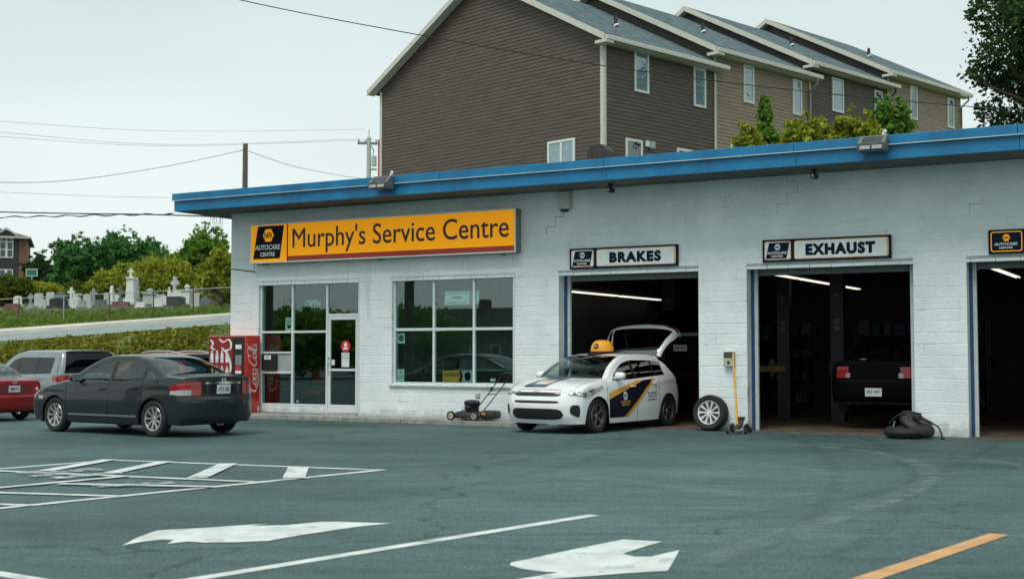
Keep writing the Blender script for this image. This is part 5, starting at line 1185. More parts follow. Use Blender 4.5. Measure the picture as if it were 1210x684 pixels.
for ui, (L0, wdt, EZ, sm2, lab, wins, low) in enumerate(UN):
    h = thing('townhouse', lab, 'house', T0+TU*L0, TA, 'townhouses behind the garage')
    ZR = EZ+.10+RISE*DEP/2
    core = MB().box(.02, wdt-.02, .02, DEP, ZB, EZ); core.prism([(.02, EZ), (DEP, EZ), (DEP/2, EZ+RISE*DEP/2-.05)], .02, wdt-.02, 'yz'); core.build('wall', mat('wall_core', (.05, .045, .04), .9), h)
    fr = siding(MB(), 'x', lambda z: 0.0, lambda z: wdt, ZB if ui < 1 else 5.0, EZ, (.0, -1)); tag(fr.build('front_siding', sm2, h), kind='stuff')
    gz = ZB if ui == 0 else EZ-.9
    lo = lambda z: max(0, (z-EZ)/RISE); hi = lambda z: min(DEP, DEP-(z-EZ)/RISE)
    gb = siding(MB(), 'y', lo, hi, gz, EZ+RISE*DEP/2-.02, (.0, -1)); tag(gb.build('gable_siding', SIDE_D, h), kind='stuff')
    # roof slabs with overhang
    ovh, ovr = .42, .38; rf = None; sl_ = RISE
    for s_ in (0, 1):
        ya, yb_ = (-ovh, DEP/2) if s_ == 0 else (DEP+ovh, DEP/2)
        za, zb_ = EZ+.05-ovh*sl_, EZ+.05+sl_*DEP/2
        b = MB().add([(-ovr, ya, za), (wdt+.30 if ui < 3 else wdt+ovr, ya, za), (wdt+.30 if ui < 3 else wdt+ovr, yb_, zb_), (-ovr, yb_, zb_), (-ovr, ya, za+.13), (wdt+.30 if ui < 3 else wdt+ovr, ya, za+.13), (wdt+.30 if ui < 3 else wdt+ovr, yb_, zb_+.13), (-ovr, yb_, zb_+.13)],
                     [(0, 1, 2, 3), (4, 7, 6, 5), (0, 4, 5, 1), (1, 5, 6, 2), (2, 6, 7, 3), (3, 7, 4, 0)])
        o = b.build('roof', SHING, h); rf = rf or o
        # rake board following the gable edge
        MB().add([(-ovr-.035, ya, za-.08), (-ovr-.001, ya, za-.08), (-ovr-.001, yb_, zb_-.08), (-ovr-.035, yb_, zb_-.08), (-ovr-.035, ya, za+.14), (-ovr-.001, ya, za+.14), (-ovr-.001, yb_, zb_+.14), (-ovr-.035, yb_, zb_+.14)],
                 [(0, 1, 2, 3), (4, 7, 6, 5), (0, 4, 5, 1), (1, 5, 6, 2), (2, 6, 7, 3), (3, 7, 4, 0)]).build('rake_board', TRIM, h)
        MB().add([(-ovr, ya, za-.03), (-.025, ya, za-.03), (-.025, yb_, zb_-.03), (-ovr, yb_, zb_-.03), (-ovr, ya, za-.05), (-.025, ya, za-.05), (-.025, yb_, zb_-.05), (-ovr, yb_, zb_-.05)],
                 [(0, 1, 2, 3), (4, 7, 6, 5), (0, 4, 5, 1), (1, 5, 6, 2), (2, 6, 7, 3), (3, 7, 4, 0)]).build('rake_soffit', TRIM, h)
    za = EZ+.05-ovh*sl_
    MB().box(-ovr+.0, wdt+.3, -ovh-.10, -ovh-.001, za-.06, za+.10, b=.02).build('gutter', TRIM, h); MB().box(-ovr+.02, wdt+.28, -ovh, .0, za-.09, za-.07).build('eave_soffit', TRIM, h)
    MB().box(-ovr-.034, -.026, -ovh-.08, -.0, za-.15, za-.045).build('eave_return', TRIM, h)
    if ui == 0:
        MB().box(-.05, .10, -.05, .10, ZB, EZ-.1, b=.008).build('corner_board', TRIM, h); MB().box(-.05, .06, DEP-.09, DEP+.04, ZB, EZ-.1, b=.008).build('corner_board', TRIM, h)
        MB().box(-.08, -.03, DEP+.045, DEP+.09, 8.5, 10.0).build('red_pipe', mat('red_pipe', (.35, .03, .03), .5), h)
    else:
        MB().box(-.04, .08, -.05, -.023, 5, EZ-.1, b=.006).build('joint_trim', TRIM, h)
    if ui >= 1:
        MB().tube([(wdt-.12, -ovh-.05, za-.05), (wdt-.12, -ovh-.05, za-.25), (wdt-.10, -.09, za-.55), (wdt-.10, -.09, 5.0)], .045, 8).build('downpipe', mat('downpipe_grey', (.34, .33, .29), .5) if ui != 2 else PIPE, h, 60)
    for (a, b_) in wins:
        x0, z1 = hit(*a, L0); x1, z0 = hit(*b_, L0)
        dark = ui == 3 or (ui == 2 and x0 > 3)
        house_window(h, None, x0+.07, x1-.07, z0+.06, z1-.06, 'x', curtain=not dark)
    for (a, b_, d_) in low:
        x0, z1 = hit(*a, L0); x1, _ = hit(*b_, L0); house_window(h, None, x0+.07, x1-.07, z1-1.3, z1-.06, 'x', curtain=False)
    if ui == 0:
        g0_, z1 = hit(680, 163, 0, False); g1_, z0 = hit(648, 192, 0, False); a, b_ = min(g0_, g1_), max(g0_, g1_)
        house_window(h, None, a+.08, b_-.08, z0-.1, z1-.08, 'y', div=1, curtain=True)
        x0, z1 = hit(799, 175, 0); house_window(h, None, x0+.1, x0+.8, z1-1.3, z1-.08, 'x', curtain=True)
        x0, z0 = hit(768, 172, 0); MB().box(x0-.08, x0+.08, -.2, -.024, z0-.14, z0+.12, b=.03).build('wall_lamp', mat('lamp_green', (.30, .38, .36), .4), h); x0, z0 = hit(764, 170, 0); MB().box(x0-.09, x0+.09, -.07, -.024, z0-.12, z0+.1, b=.01).build('wall_socket', VINYL, h)
    # plumbing vents on the roof
    for (fu, fv) in (((.42, .30),) if ui else ((.45, .22),)):
        yy = fv*DEP/2*1.4; zz = EZ+.15+RISE*yy; MB().tube([(fu*wdt, yy, zz-.05), (fu*wdt, yy, zz+.42)], .07, 10).build('roof_vent', PIPE, rf); MB().tube([(fu*wdt, yy-.04, zz+.02), (fu*wdt, yy-.01, zz+.07)], .12, 10).build('vent_flashing', VINYL, rf)

# ================================================================== FAR LEFT: APARTMENT BLOCK
ab = thing('apartment_block', 'dark apartment block with brick end and white windows at the far left', 'apartments', at(29, 380, 122).xy.to_3d()+Vector((0, 0, 6.0)), R(19))
NAV = mat('apt_navy', (.020, .024, .032), .6, var=.2); BRK = mat('apt_brick', (.13, .06, .042), .85, scale=4, col2=(.20, .10, .07), detail=6); APR = mat('apt_roof', (.09, .125, .125), .9, var=.15)
# local: front face towards -y, x=0 right corner, extends to the left
MB().box(-22, -.62, 0, 12, -1, 6.6).build('wall', NAV, ab); MB().box(-.62, .02, -.03, 12.1, -1, 6.5).build('brick_pier', BRK, ab)
rf_ = MB().add([(-22.5, -.5, 6.55), (.45, -.5, 6.55), (.45, 12.5, 6.55), (-22.5, 12.5, 6.55), (-18, 6, 9.3), (-7.5, 6, 9.3)], [(0, 1, 5, 4), (1, 2, 5), (2, 3, 4, 5), (3, 0, 4), (3, 2, 1, 0)]).build('roof', APR, ab)
MB().box(-22.5, .45, -.55, -.5, 6.42, 6.6).build('eaves_board', mat('apt_trim', (.45, .47, .44), .6), ab)
for gx in (-1.75, -5.2, -8.6):
    MB().prism([(gx-.95, 6.6), (gx+.95, 6.6), (gx, 7.25)], -.45, .4, 'xz').build('gablet', NAV, ab)
    for s_ in (-1, 1): MB().prism([(gx+s_*1.1, 6.5), (gx+s_*1.1, 6.68), (gx, 7.45), (gx, 7.27)], -.6, -.44, 'xz').build('gablet_trim', MATS['apt_trim'], ab)
    for zi, zz in enumerate((-.3, 2.1, 4.55)):
        wz = 1.55 if zi == 2 else 1.35
        f = MB().box(gx-.62, gx+.62, -.09, -.001, zz, zz+wz, b=.01)
        if zi == 2: f.prism([(gx+.62*math.cos(R(a)), zz+wz+.55*math.sin(R(a))) for a in range(0, 181, 15)], -.09, -.001, 'xz')
        fo = f.build('window', VINYL, ab)
        for s_ in (-1, 1):
            for r_ in (0, 1): MB().box(gx+s_*.32-.22, gx+s_*.32+.22, -.1, -.091, zz+.10+r_*(wz/2-.03), zz+wz/2-.02+r_*(wz/2-.05)).build('pane', mat('apt_glass', (.05, .075, .08), .1), fo)
        if zi == 2:
            for s_ in (-1, 1): MB().prism([(gx+s_*.06, zz+wz+.04), (gx+s_*.50, zz+wz+.04), (gx+s_*.36, zz+wz+.32), (gx+s_*.06, zz+wz+.46)], -.1, -.091, 'xz').build('pane', MATS['apt_glass'], fo)

# ================================================================== CEMETERY
GRAN = {'white': mat('marble_white', (.62, .65, .62), .6, var=.10, scale=5), 'grey': mat('granite_grey', (.26, .30, .30), .6, var=.15, scale=8), 'pale': mat('granite_pale', (.44, .48, .46), .6, var=.12, scale=6),
        'black': mat('granite_black', (.018, .022, .024), .25, var=.2), 'red': mat('granite_red', (.16, .07, .055), .4, var=.2), 'slate': mat('slate', (.10, .14, .14), .6, var=.2)}
def grave(px, py_base, h, w, kind, col, Y, label, cat='gravestone'):
    p = at(px, py_base, Y); g_ = thing('gravestone', label, cat, (p.x, p.y, hill(p.x, p.y)-.05), R(random.uniform(-16, 6)), 'gravestones in the cemetery')
    m_ = GRAN[col]; d = max(.10, w*.28)
    MB().box(-w*.62, w*.62, -d*.9, d*.9, 0, .22, b=.02).build('plinth', m_, g_)
    if kind == 'slab': MB().prism([(-w/2, .22), (w/2, .22), (w/2, h*.9), (w*.4, h), (-w*.4, h), (-w/2, h*.9)], -d/2, d/2).build('stone', m_, g_)
    elif kind == 'round': MB().prism([(-w/2, .22), (w/2, .22)]+[(w/2*math.cos(R(a)), h-w*.35+w*.35*math.sin(R(a))) for a in range(0, 181, 20)], -d/2, d/2).build('stone', m_, g_)
    elif kind in ('cross', 'celtic'):
        bh = h*.45; MB().prism([(-w*.4, .22), (w*.4, .22), (w*.3, bh), (-w*.3, bh)], -d/2, d/2).build('pedestal', m_, g_)
        t = w*.13; zc = bh+(h-bh)*.62; MB().prism([(-t, bh), (t, bh), (t*.9, zc-t), (w*.36, zc-t*1.1), (w*.36, zc+t*1.1), (t*.9, zc+t), (t, h), (-t, h), (-t*.9, zc+t), (-w*.36, zc+t*1.1), (-w*.36, zc-t*1.1), (-t*.9, zc-t)], -t, t).build('cross', m_, g_)
        if kind == 'celtic':
            b = MB(); b.grid([[((w*.26+q)*math.cos(R(a)), yy, zc+(w*.26+q)*math.sin(R(a))) for (q, yy) in ((-.03, -.06), (.03, -.06), (.03, .06), (-.03, .06), (-.03, -.06))] for a in range(0, 361, 20)]); b.build('ring', m_, g_)
    elif kind == 'obelisk':
        MB().box(-w*.45, w*.45, -w*.45, w*.45, .22, h*.28, b=.02).build('pedestal', m_, g_); MB().box(-w*.52, w*.52, -w*.52, w*.52, h*.281, h*.33, b=.02).build('cornice', m_, g_)
        s0, s1 = w*.32, w*.2; MB().add([(-s0, -s0, h*.331), (s0, -s0, h*.331), (s0, s0, h*.331), (-s0, s0, h*.331), (-s1, -s1, h*.93), (s1, -s1, h*.93), (s1, s1, h*.93), (-s1, s1, h*.93), (0, 0, h)], [(0, 1, 5, 4), (1, 2, 6, 5), (2, 3, 7, 6), (3, 0, 4, 7), (4, 5, 8), (5, 6, 8), (6, 7, 8), (7, 4, 8), (3, 2, 1, 0)]).build('shaft', m_, g_)
    elif kind == 'column':
        MB().box(-w*.55, w*.55, -w*.55, w*.55, .22, h*.2, b=.03).build('pedestal', m_, g_); MB().add([(-w*.42, -w*.42, h*.2), (w*.42, -w*.42, h*.2), (w*.42, w*.42, h*.2), (-w*.42, w*.42, h*.2), (-w*.3, -w*.3, h*.72), (w*.3, -w*.3, h*.72), (w*.3, w*.3, h*.72), (-w*.3, w*.3, h*.72)], [(0, 1, 5, 4), (1, 2, 6, 5), (2, 3, 7, 6), (3, 0, 4, 7), (4, 5, 6, 7)]).build('shaft', m_, g_)
        MB().box(-w*.4, w*.4, -w*.4, w*.4, h*.721, h*.77, b=.02).build('cap', m_, g_); z0 = h*.77; t = w*.10
        MB().prism([(-t, z0), (t, z0), (t, z0+h*.12), (w*.3, z0+h*.12), (w*.3, z0+h*.17), (t, z0+h*.17), (t, h), (-t, h), (-t, z0+h*.17), (-w*.3, z0+h*.17), (-w*.3, z0+h*.12), (-t, z0+h*.12)], -t, t).build('cross', m_, g_)
    elif kind == 'urn':
        MB().box(-w*.45, w*.45, -w*.4, w*.4, .22, h*.7, b=.02).build('pedestal', m_, g_); MB().box(-w*.55, w*.55, -w*.5, w*.5, h*.701, h*.76, b=.02).build('cornice', m_, g_)
        MB().lathe([(w*.2, h*.761), (w*.12, h*.80), (w*.28, h*.88), (w*.3, h*.92), (w*.1, h*.96), (.005, h)], 12).build('urn', m_, g_, 40)
    elif kind == 'figure':
        MB().box(-w*.5, w*.5, -w*.45, w*.45, .22, h*.42, b=.02).build('pedestal', m_, g_)
        MB().lathe([(w*.42, h*.421), (w*.38, h*.5), (w*.30, h*.65), (w*.34, h*.76), (w*.26, h*.82), (w*.10, h*.855), (w*.15, h*.89), (w*.16, h*.94), (w*.08, h*.985), (.004, h)], 14, Matrix.Scale(.75, 4, (0, 1, 0))).build('statue', m_, g_, 50)
    return g_
Yc = 70
GR = [(15, 366, 1.0, 1.9, 'slab', 'red', 'wide low red granite stone at the left end of the cemetery'), (36, 366, 2.1, .9, 'celtic', 'grey', 'grey celtic cross behind the leftmost fence posts'),
 (51, 365, 1.3, .8, 'round', 'pale', 'pale rounded stone beside the grey celtic cross'), (70, 365, 1.5, 2.4, 'slab', 'black', 'broad black slab left of the pale cross'), (71, 362, 2.0, 1.3, 'round', 'slate', 'slate rounded stone rising behind the broad black slab'),
 (84, 365, 2.7, 1.2, 'cross', 'white', 'white stone cross with flared arms left of the paired grey stones'), (97, 365, 1.3, 1.1, 'slab', 'grey', 'grey slab just right of the white flared cross'),
 (103, 365, 1.9, 1.0, 'round', 'pale', 'pale rounded stone left of the grey cross'), (110.5, 364, 2.5, 1.2, 'cross', 'grey', 'grey cross on a square pedestal left of the white obelisk'), (121, 364, 1.2, 1.9, 'slab', 'slate', 'low dark slate slab between grey cross and white obelisk'),
 (132, 364, 2.9, .9, 'obelisk', 'white', 'short white obelisk left of the tall central column'), (142, 364, 2.9, .9, 'cross', 'slate', 'dark slate cross just left of the tall central column'), (143, 366, 1.1, 2.2, 'slab', 'red', 'low red slab at the foot of the slate cross'),
 (154, 364, 5.0, 1.35, 'column', 'white', 'tallest white column topped with a cross in the middle of the cemetery'), (161.5, 363, 3.9, 1.0, 'obelisk', 'grey', 'tall grey obelisk right of the tallest column'), (166, 367, 1.1, 1.2, 'slab', 'white', 'small white slab at the foot of the grey obelisk'),
 (177, 364, 2.5, 1.7, 'urn', 'pale', 'pale square monument with an urn right of the obelisk'), (186, 366, 1.5, 1.2, 'slab', 'white', 'white slab right of the urn monument'), (193.5, 365, 1.7, .7, 'slab', 'white', 'narrow white slab left of the black lettered stone'),
 (200, 362, 2.7, .9, 'figure', 'white', 'white statue on a pedestal behind the black lettered stone'), (206.5, 362, 4.0, 1.6, 'celtic', 'pale', 'tall pale celtic cross behind the black lettered stone'), (206.5, 365, 1.65, 2.7, 'slab', 'black', 'broad black lettered gravestone below the celtic cross'),
 (210, 363, 2.2, 1.9, 'round', 'white', 'white rounded stone rising behind the black lettered stone'), (221, 364, 3.0, 1.4, 'urn', 'white', 'tall white monument with an urn right of the black lettered stone'), (230.5, 364, 2.1, 1.3, 'slab', 'pale', 'pale slab right of the tall white urn monument'),
 (234, 362, 2.7, 1.0, 'cross', 'red', 'thin reddish cross behind the pale slab'), (238, 364, 1.9, .9, 'slab', 'black', 'black upright slab beside the reddish cross'), (243.5, 363, 3.1, 1.0, 'figure', 'white', 'white statue on a white block near the garage corner'),
 (244, 365, 1.5, 1.5, 'slab', 'slate', 'slate slab in front of the statue near the garage corner'), (250, 363, 2.1, .8, 'round', 'white', 'white rounded stone right of the statue near the garage corner'), (256, 362, 2.6, 1.3, 'round', 'slate', 'tall slate rounded stone near the garage corner'), (258.5, 366, 1.5, 2.3, 'round', 'red', 'broad red rounded stone closest to the garage corner')]
random.seed(11)
for (px, pb, h_, w_, kd, cl_, lb) in GR: grave(px, pb, h_*(.42 if kd == 'slab' else .46), w_*.43, kd, cl_, Yc+(365-pb)*1.6, lb)
o = [q for q in bpy.data.objects if q.get('label', '').startswith('broad black lettered')][0]
text('lettering', 'WALSH', GRAN['pale'], o, -.28, .28, .26, .40, -.16, bold=.02)
rs = random.Random(4)
for px, where in ((22, 'behind the low red stone at the left end'), (44, 'just right of the grey celtic cross'), (58, 'left of the slate rounded stone'), (92, 'just right of the white flared cross'), (117, 'behind the low dark slate slab'), (126, 'left of the short white obelisk'), (137, 'between the short obelisk and the slate cross'), (149, 'just left of the tallest column'), (170, 'between the grey obelisk and the urn monument'), (182, 'just right of the pale urn monument'), (190, 'left of the narrow white slab'), (215, 'right of the broad black lettered stone'), (226, 'right of the tall white urn monument'), (248, 'right of the statue near the garage corner')): grave(px+rs.uniform(-2, 2), rs.uniform(360.5, 363), rs.uniform(.55, .95), rs.uniform(.45, .7), rs.choice(('round', 'slab')), rs.choice(('white', 'pale')), 73+rs.uniform(0, 3), 'small back-row headstone '+where)
# low stone border in front of the graves
for i, (a, b_, yb2) in enumerate(((20, 88, 372.5), (88, 150, 373.5), (150, 210, 373))):
    p, q = at(a, yb2, 64.5), at(b_, yb2, 64.5); d = q-p; ln = d.length
    o = thing('stone_border', ('low stone border left of the graveyard fence corner', 'low stone border below the white obelisk', 'low stone border below the black lettered stone')[i], 'border', (p.x, p.y, hill(p.x, p.y)-.05), math.atan2(d.y, d.x), 'cemetery borders')
    k_ = 0; xx = 0
    while xx < ln-.3:
        MB().box(xx+.01, min(ln, xx+.8)-.01, -.12, .12, 0, .24+.03*(k_ % 3), b=.025).build('stone', mat('border_stone', (.16, .15, .13), .9, var=.3, scale=4), o); xx += .8; k_ += 1
# chain link fence
fo = thing('cemetery_fence', 'thin metal post and rail fence in front of the cemetery', 'fence', (0, 0, 0))
FY = 57.0; fx_ = [(-8, 0), (22, 1), (75, 2), (129, 0), (181, 0), (228, 0), (276, 2), (330, 1)]; prev = None
RUST = mat('rusty_post', (.13, .065, .04), .8, var=.3, scale=6); GALV = mat('galvanised', (.36, .40, .40), .5, .3, var=.1)
for (px, kd) in fx_:
    p = at(px, 380, FY); z0 = hill(p.x, FY); MB().tube([(p.x, FY, z0-.1), (p.x, FY, z0+1.18)], .032, 8).build('post', GALV if kd == 2 else RUST, fo, 60)
    if prev is not None:
        MB().tube([(prev[0], FY, prev[1]+1.16), (p.x, FY, z0+1.16)], .02, 6).build('rail', GALV, fo, 60)
        nb2 = int((p.x-prev[0])/.10); wm = MB()
        for k_ in range(nb2+1):
            for dr_ in (-1, 1):
                xa = prev[0]+(p.x-prev[0])*k_/nb2; xb = xa+dr_*1.1
                if prev[0] <= xb <= p.x:
                    f_ = lambda q: prev[1]+(z0-prev[1])*(q-prev[0])/(p.x-prev[0]); wm.tube([(xa, FY, f_(xa)+.04), (xb, FY, f_(xb)+1.14)], .0022, 3, False)
        tag(wm.build('wire_mesh', GALV, fo), kind='stuff')
    prev = (p.x, z0)
# street name board by the far trees
p = at(37.5, 322, 88); sb_ = thing('green_road_sign', 'small green road sign beside the apartment block', 'sign', (p.x, p.y, hill(p.x, p.y)), 0)
MB().box(-.36, .36, -.02, .02, p.z-hill(p.x, p.y)-.22, p.z-hill(p.x, p.y)+.22, b=.01).build('board', mat('road_sign_green', (.02, .14, .10), .5), sb_)
MB().box(-.40, .40, -.015, .015, p.z-hill(p.x, p.y)-.26, p.z-hill(p.x, p.y)+.26).build('border', SW, sb_); MB().tube([(0, .05, 0), (0, .05, p.z-hill(p.x, p.y)+.2)], .05, 8).build('post', GALV, sb_)

# ================================================================== POLES AND WIRES
WOOD = mat('pole_wood', (.085, .075, .06), .9, scale=3, col2=(.15, .14, .12), stretch=(6, 6, .4)); WIRE = mat('wire_black', (.012, .014, .014), .6); GREYW = mat('wire_grey', (.30, .34, .34), .6)
p = at(290, 170, 58); q = thing('utility_pole', 'plain dark wooden pole top rising behind the left of the blue roof', 'pole', (p.x, p.y, 2.5), 0, 'utility poles')
MB().tube([(0, 0, 0), (0, 0, p.z-2.5)], [.16, .115], 12).build('shaft', WOOD, q, 60); MB().tube([(-.10, -.12, p.z-2.8), (-.16, -.14, p.z-2.8)], .03, 8).build('insulator', SW, q)
PT1 = Vector((p.x, p.y-.12, p.z-.3))
p = at(436, 153, 78); q = thing('transformer_pole', 'pale utility pole with crossarm at the left edge of the brown townhouse', 'pole', (p.x, p.y, 2.5), R(8), 'utility poles')
PP = mat('pole_pale', (.42, .47, .46), .8, var=.1); hh = p.z-2.5
MB().tube([(0, 0, 0), (0, 0, hh-.5)], [.18, .13], 12).build('shaft', PP, q, 60); MB().tube([(0, 0, hh-.5), (0, 0, hh)], .03, 6).build('spike', PP, q)
MB().box(-.70, .55, -.05, .05, hh-.95, hh-.80).build('crossarm', mat('crossarm_green', (.16, .22, .21), .8), q)
for xx in (-.62, -.2, .45): MB().lathe([(.05, hh-.8), (.07, hh-.72), (.04, hh-.62), (.001, hh-.6)], 10, Matrix.Translation((xx, 0, 0))).build('insulator', PP, q)
MB().tube([(.32, -.12, hh-2.3), (.32, -.12, hh-1.7)], .16, 12).build('transformer', PP, q, 50); MB().tube([(.26, -.1, hh-1.7), (.3, -.1, hh-1.3), (.1, 0, hh-1.0)], .03, 6).build('lead', WIRE, q); MB().box(.1, .5, -.3, .0, hh-2.55, hh-2.45).build('bracket', PP, q)
PT2 = Vector((p.x, p.y, p.z-.7))
def wire(pts, r, label, m_=WIRE, n=18):
    P = [Vector(a) for a in pts]; o_ = []
    for i in range(len(P)-1):
        a, b_, c, d = P[max(i-1, 0)], P[i], P[i+1], P[min(i+2, len(P)-1)]
        for k_ in range(n):
            t = k_/n; o_.append(.5*((2*b_)+(c-a)*t+(2*a-5*b_+4*c-d)*t*t+(3*b_-a-3*c+d)*t**3))
    o_.append(P[-1]); o = MB().tube(o_, r, 6).build('overhead_wire', m_, None, 60); return tag(o, label, 'wire', 'overhead wires')
wire([at(180, -28, 30), at(287, 1, 30.5), at(470, 37, 31), at(714, 78, 31.5), at(960, 109, 32), at(1210, 131, 32.5), at(1420, 142, 33)], .012, 'long black wire sloping across the front of the townhouses')
wire([at(-60, 208, 47), at(0, 215.5, 48), at(90, 212.5, 51), at(200, 196, 55), PT1], .012, 'sagging wire running left from the dark wooden pole top')
wire([PT1, at(345, 196, 63), at(400, 207, 70), at(440, 213, 77)], .012, 'wire sloping down right from the dark wooden pole top')
wire([at(-60, 139, 55), at(0, 143.5, 58), at(200, 155, 68), at(432, 153, 78)], .009, 'highest faint wire reaching the pale pole', GREYW)
wire([at(-60, 152, 55), at(0, 156.5, 58), at(200, 171, 68), at(425, 164.5, 78)], .009, 'second faint wire reaching the pale pole crossarm', GREYW)
wire([at(-60, 157, 55), at(0, 161.5, 58), at(200, 172.5, 68), at(447, 165, 78)], .009, 'third faint wire reaching the pale pole crossarm', GREYW)
wire([at(-60, 225, 60), at(0, 227, 62), at(120, 232, 66), at(240, 234, 70), at(300, 233, 72)], .010, 'faint level wire above the thick cable at left', GREYW)
c1 = gw(-.70, .3, 4.72)
wire([at(-70, 247.5, 34), at(0, 250.5, 33), at(100, 252.6, 32), at(180, 253.6, 31), c1], .017, 'thick black cable running to the left roof corner')
tw = MB(); pts = [at(-70+i*4.5, 258-i*.082+.9*math.sin(i*.9), 34-i*.045) for i in range(62)]
o = tw.tube(pts, [.010+.008*abs(math.sin(i*.55)) for i in range(62)], 6).build('twisted_cable', WIRE, None, 60); tag(o, 'twisted cable sagging just below the thick black cable', 'wire', 'overhead wires')
# pole, wires and a house across the street, seen as reflections in the office glass
rp_ = thing('street_pole', 'tall pole across the street, seen reflected in the office window', 'pole', gw(-2.2, -10.6, 0), 0, 'utility poles')
MB().tube([(0, 0, -.1), (0, 0, 10)], [.17, .13], 12).build('shaft', WOOD, rp_, 60); MB().box(-1.1, 1.1, -.06, .06, 8.6, 8.75).build('crossarm', WOOD, rp_)
rp2 = thing('street_pole', 'second pole across the street, seen reflected in the shopfront glass', 'pole', gw(-6.6, -9.0, 0), 0, 'utility poles')
MB().tube([(0, 0, -.1), (0, 0, 10)], [.17, .13], 12).build('shaft', WOOD, rp2, 60); MB().box(-1.1, 1.1, -.06, .06, 8.6, 8.75).build('crossarm', WOOD, rp2)
for i, (z0, z1, dd_) in enumerate(((8.6, 8.2, 0), (7.6, 7.0, .3), (6.9, 6.5, .2), (6.0, 6.3, -.2), (5.2, 5.0, .1))):
    wire([gw(-34, -16+dd_, z0), gw(-14, -13.4, (z0+z1)/2-.5), gw(2.2, -11.5+dd_*.5, z1)], .035, ('top', 'second', 'third', 'fourth', 'lowest')[i]+' street wire seen reflected in the office glass')
rh = thing('street_house', 'dark roofed house across the street, seen reflected in the office glass', 'house', gw(-72, -112, -.4), GANG)
MB().box(0, 42, 0, 9, -.3, 4.6).build('wall', mat('street_wall', (.12, .12, .11), .8, var=.2), rh); MB().prism([(-.6, 4.4), (9.6, 4.4), (4.5, 7.2)], -.6, 42.6, 'yz').build('roof', mat('street_roof', (.03, .035, .035), .9), rh); MB().box(15, 16.2, 4, 5, 6, 8.2).build('chimney', MATS['apt_brick'], rh)
for xx in (2, 6, 10.5, 15, 19, 24, 29, 34, 38): 
    w_ = MB().box(xx, xx+1.3, 8.99, 9.06, 1.2, 2.8).build('window', VINYL, rh); MB().box(xx+.1, xx+1.2, 9.061, 9.07, 1.3, 2.7).build('pane', MATS['apt_glass'], w_)

# ================================================================== TREES AND PLANTS
def leaf_mesh(name, P, size, rg, m_, up=.35, asp=1.5):
    n = len(P); P = np.asarray(P)
    d = rg.normal(size=(n, 3)); d[:, 2] += up; d /= np.linalg.norm(d, axis=1)[:, None]
    a = np.cross(d, rg.normal(size=(n, 3))); a /= np.linalg.norm(a, axis=1)[:, None]; b = np.cross(d, a)
    s = size*rg.uniform(.6, 1.3, n)[:, None]
    V = np.empty((n, 4, 3)); V[:, 0] = P-a*s*asp*.5; V[:, 1] = P+b*s*.42+d*s*.12; V[:, 2] = P+a*s*asp*.5; V[:, 3] = P-b*s*.42+d*s*.12
    me = bpy.data.meshes.new(name); me.vertices.add(4*n); me.vertices.foreach_set('co', V.reshape(-1))
    me.loops.add(4*n); me.loops.foreach_set('vertex_index', np.arange(4*n, dtype=np.int32)); me.polygons.add(n)
    me.polygons.foreach_set('loop_start', np.arange(0, 4*n, 4, dtype=np.int32)); me.polygons.foreach_set('loop_total', np.full(n, 4, dtype=np.int32))
    me.update(calc_edges=True)
    at_ = me.attributes.new('tint', 'FLOAT', 'POINT')
    at_.data.foreach_set('value', np.repeat(np.clip(rg.normal(.5, .24, n), 0, 1), 4).astype(np.float32)); me.materials.append(m_); me.validate(); return me
def crown_pts(blobs, n, rg, clump=.16, per=26):
    w = np.array([b[3]*b[4]*b[5] if len(b) > 5 else b[3]**3 for b in blobs])**.7; w /= w.sum(); out_ = []
    nc = max(4, n//per)
    for _ in range(nc):
        b = blobs[rg.choice(len(blobs), p=w)]; r3 = np.array(b[3:6] if len(b) > 5 else (b[3],)*3)
        d = rg.normal(size=3); d /= np.linalg.norm(d); rad = rg.uniform(.25, 1.0)**.6
        c = np.array(b[:3])+d*r3*rad; cs = clump*r3.mean()*rg.uniform(.6, 1.3)
        out_.append(c+rg.normal(size=(per, 3))*cs*np.array([1, 1, .65]))
    return np.concatenate(out_)
def limbs(b, base, tips, r0, rg):
    base = Vector(base)
    for t in tips:
        t = Vector(t); m1 = base.lerp(t, .5)+Vector((rg.normal()*.2, rg.normal()*.2, .15)); b.tube([base, m1, t], [r0*.5, r0*.3, r0*.08], 6)
def tree(name, label, cat, base, blobs, n, size, m_, seed, trunk_h, r0=.18, group=None, clump=.16, up=.35, per=16):
    n = int(n*1.6); size *= .72
    rg = np.random.default_rng(seed); t = thing(name, label, cat, base, 0, group)
    b = MB(); b.tube([(0, 0, -.3), (.05, 0, trunk_h*.5), (0, .05, trunk_h)], [r0*1.2, r0, r0*.75], 9); limbs(b, (0, .02, trunk_h*.9), [q[:3] for q in blobs], r0, rg)
    b.build('trunk', mat('bark', (.06, .048, .036), .9, var=.3, scale=8), t, 60)
    link('crown', leaf_mesh('crown', crown_pts(blobs, n, rg, clump, per), size, rg, m_, up), m_, t); return t
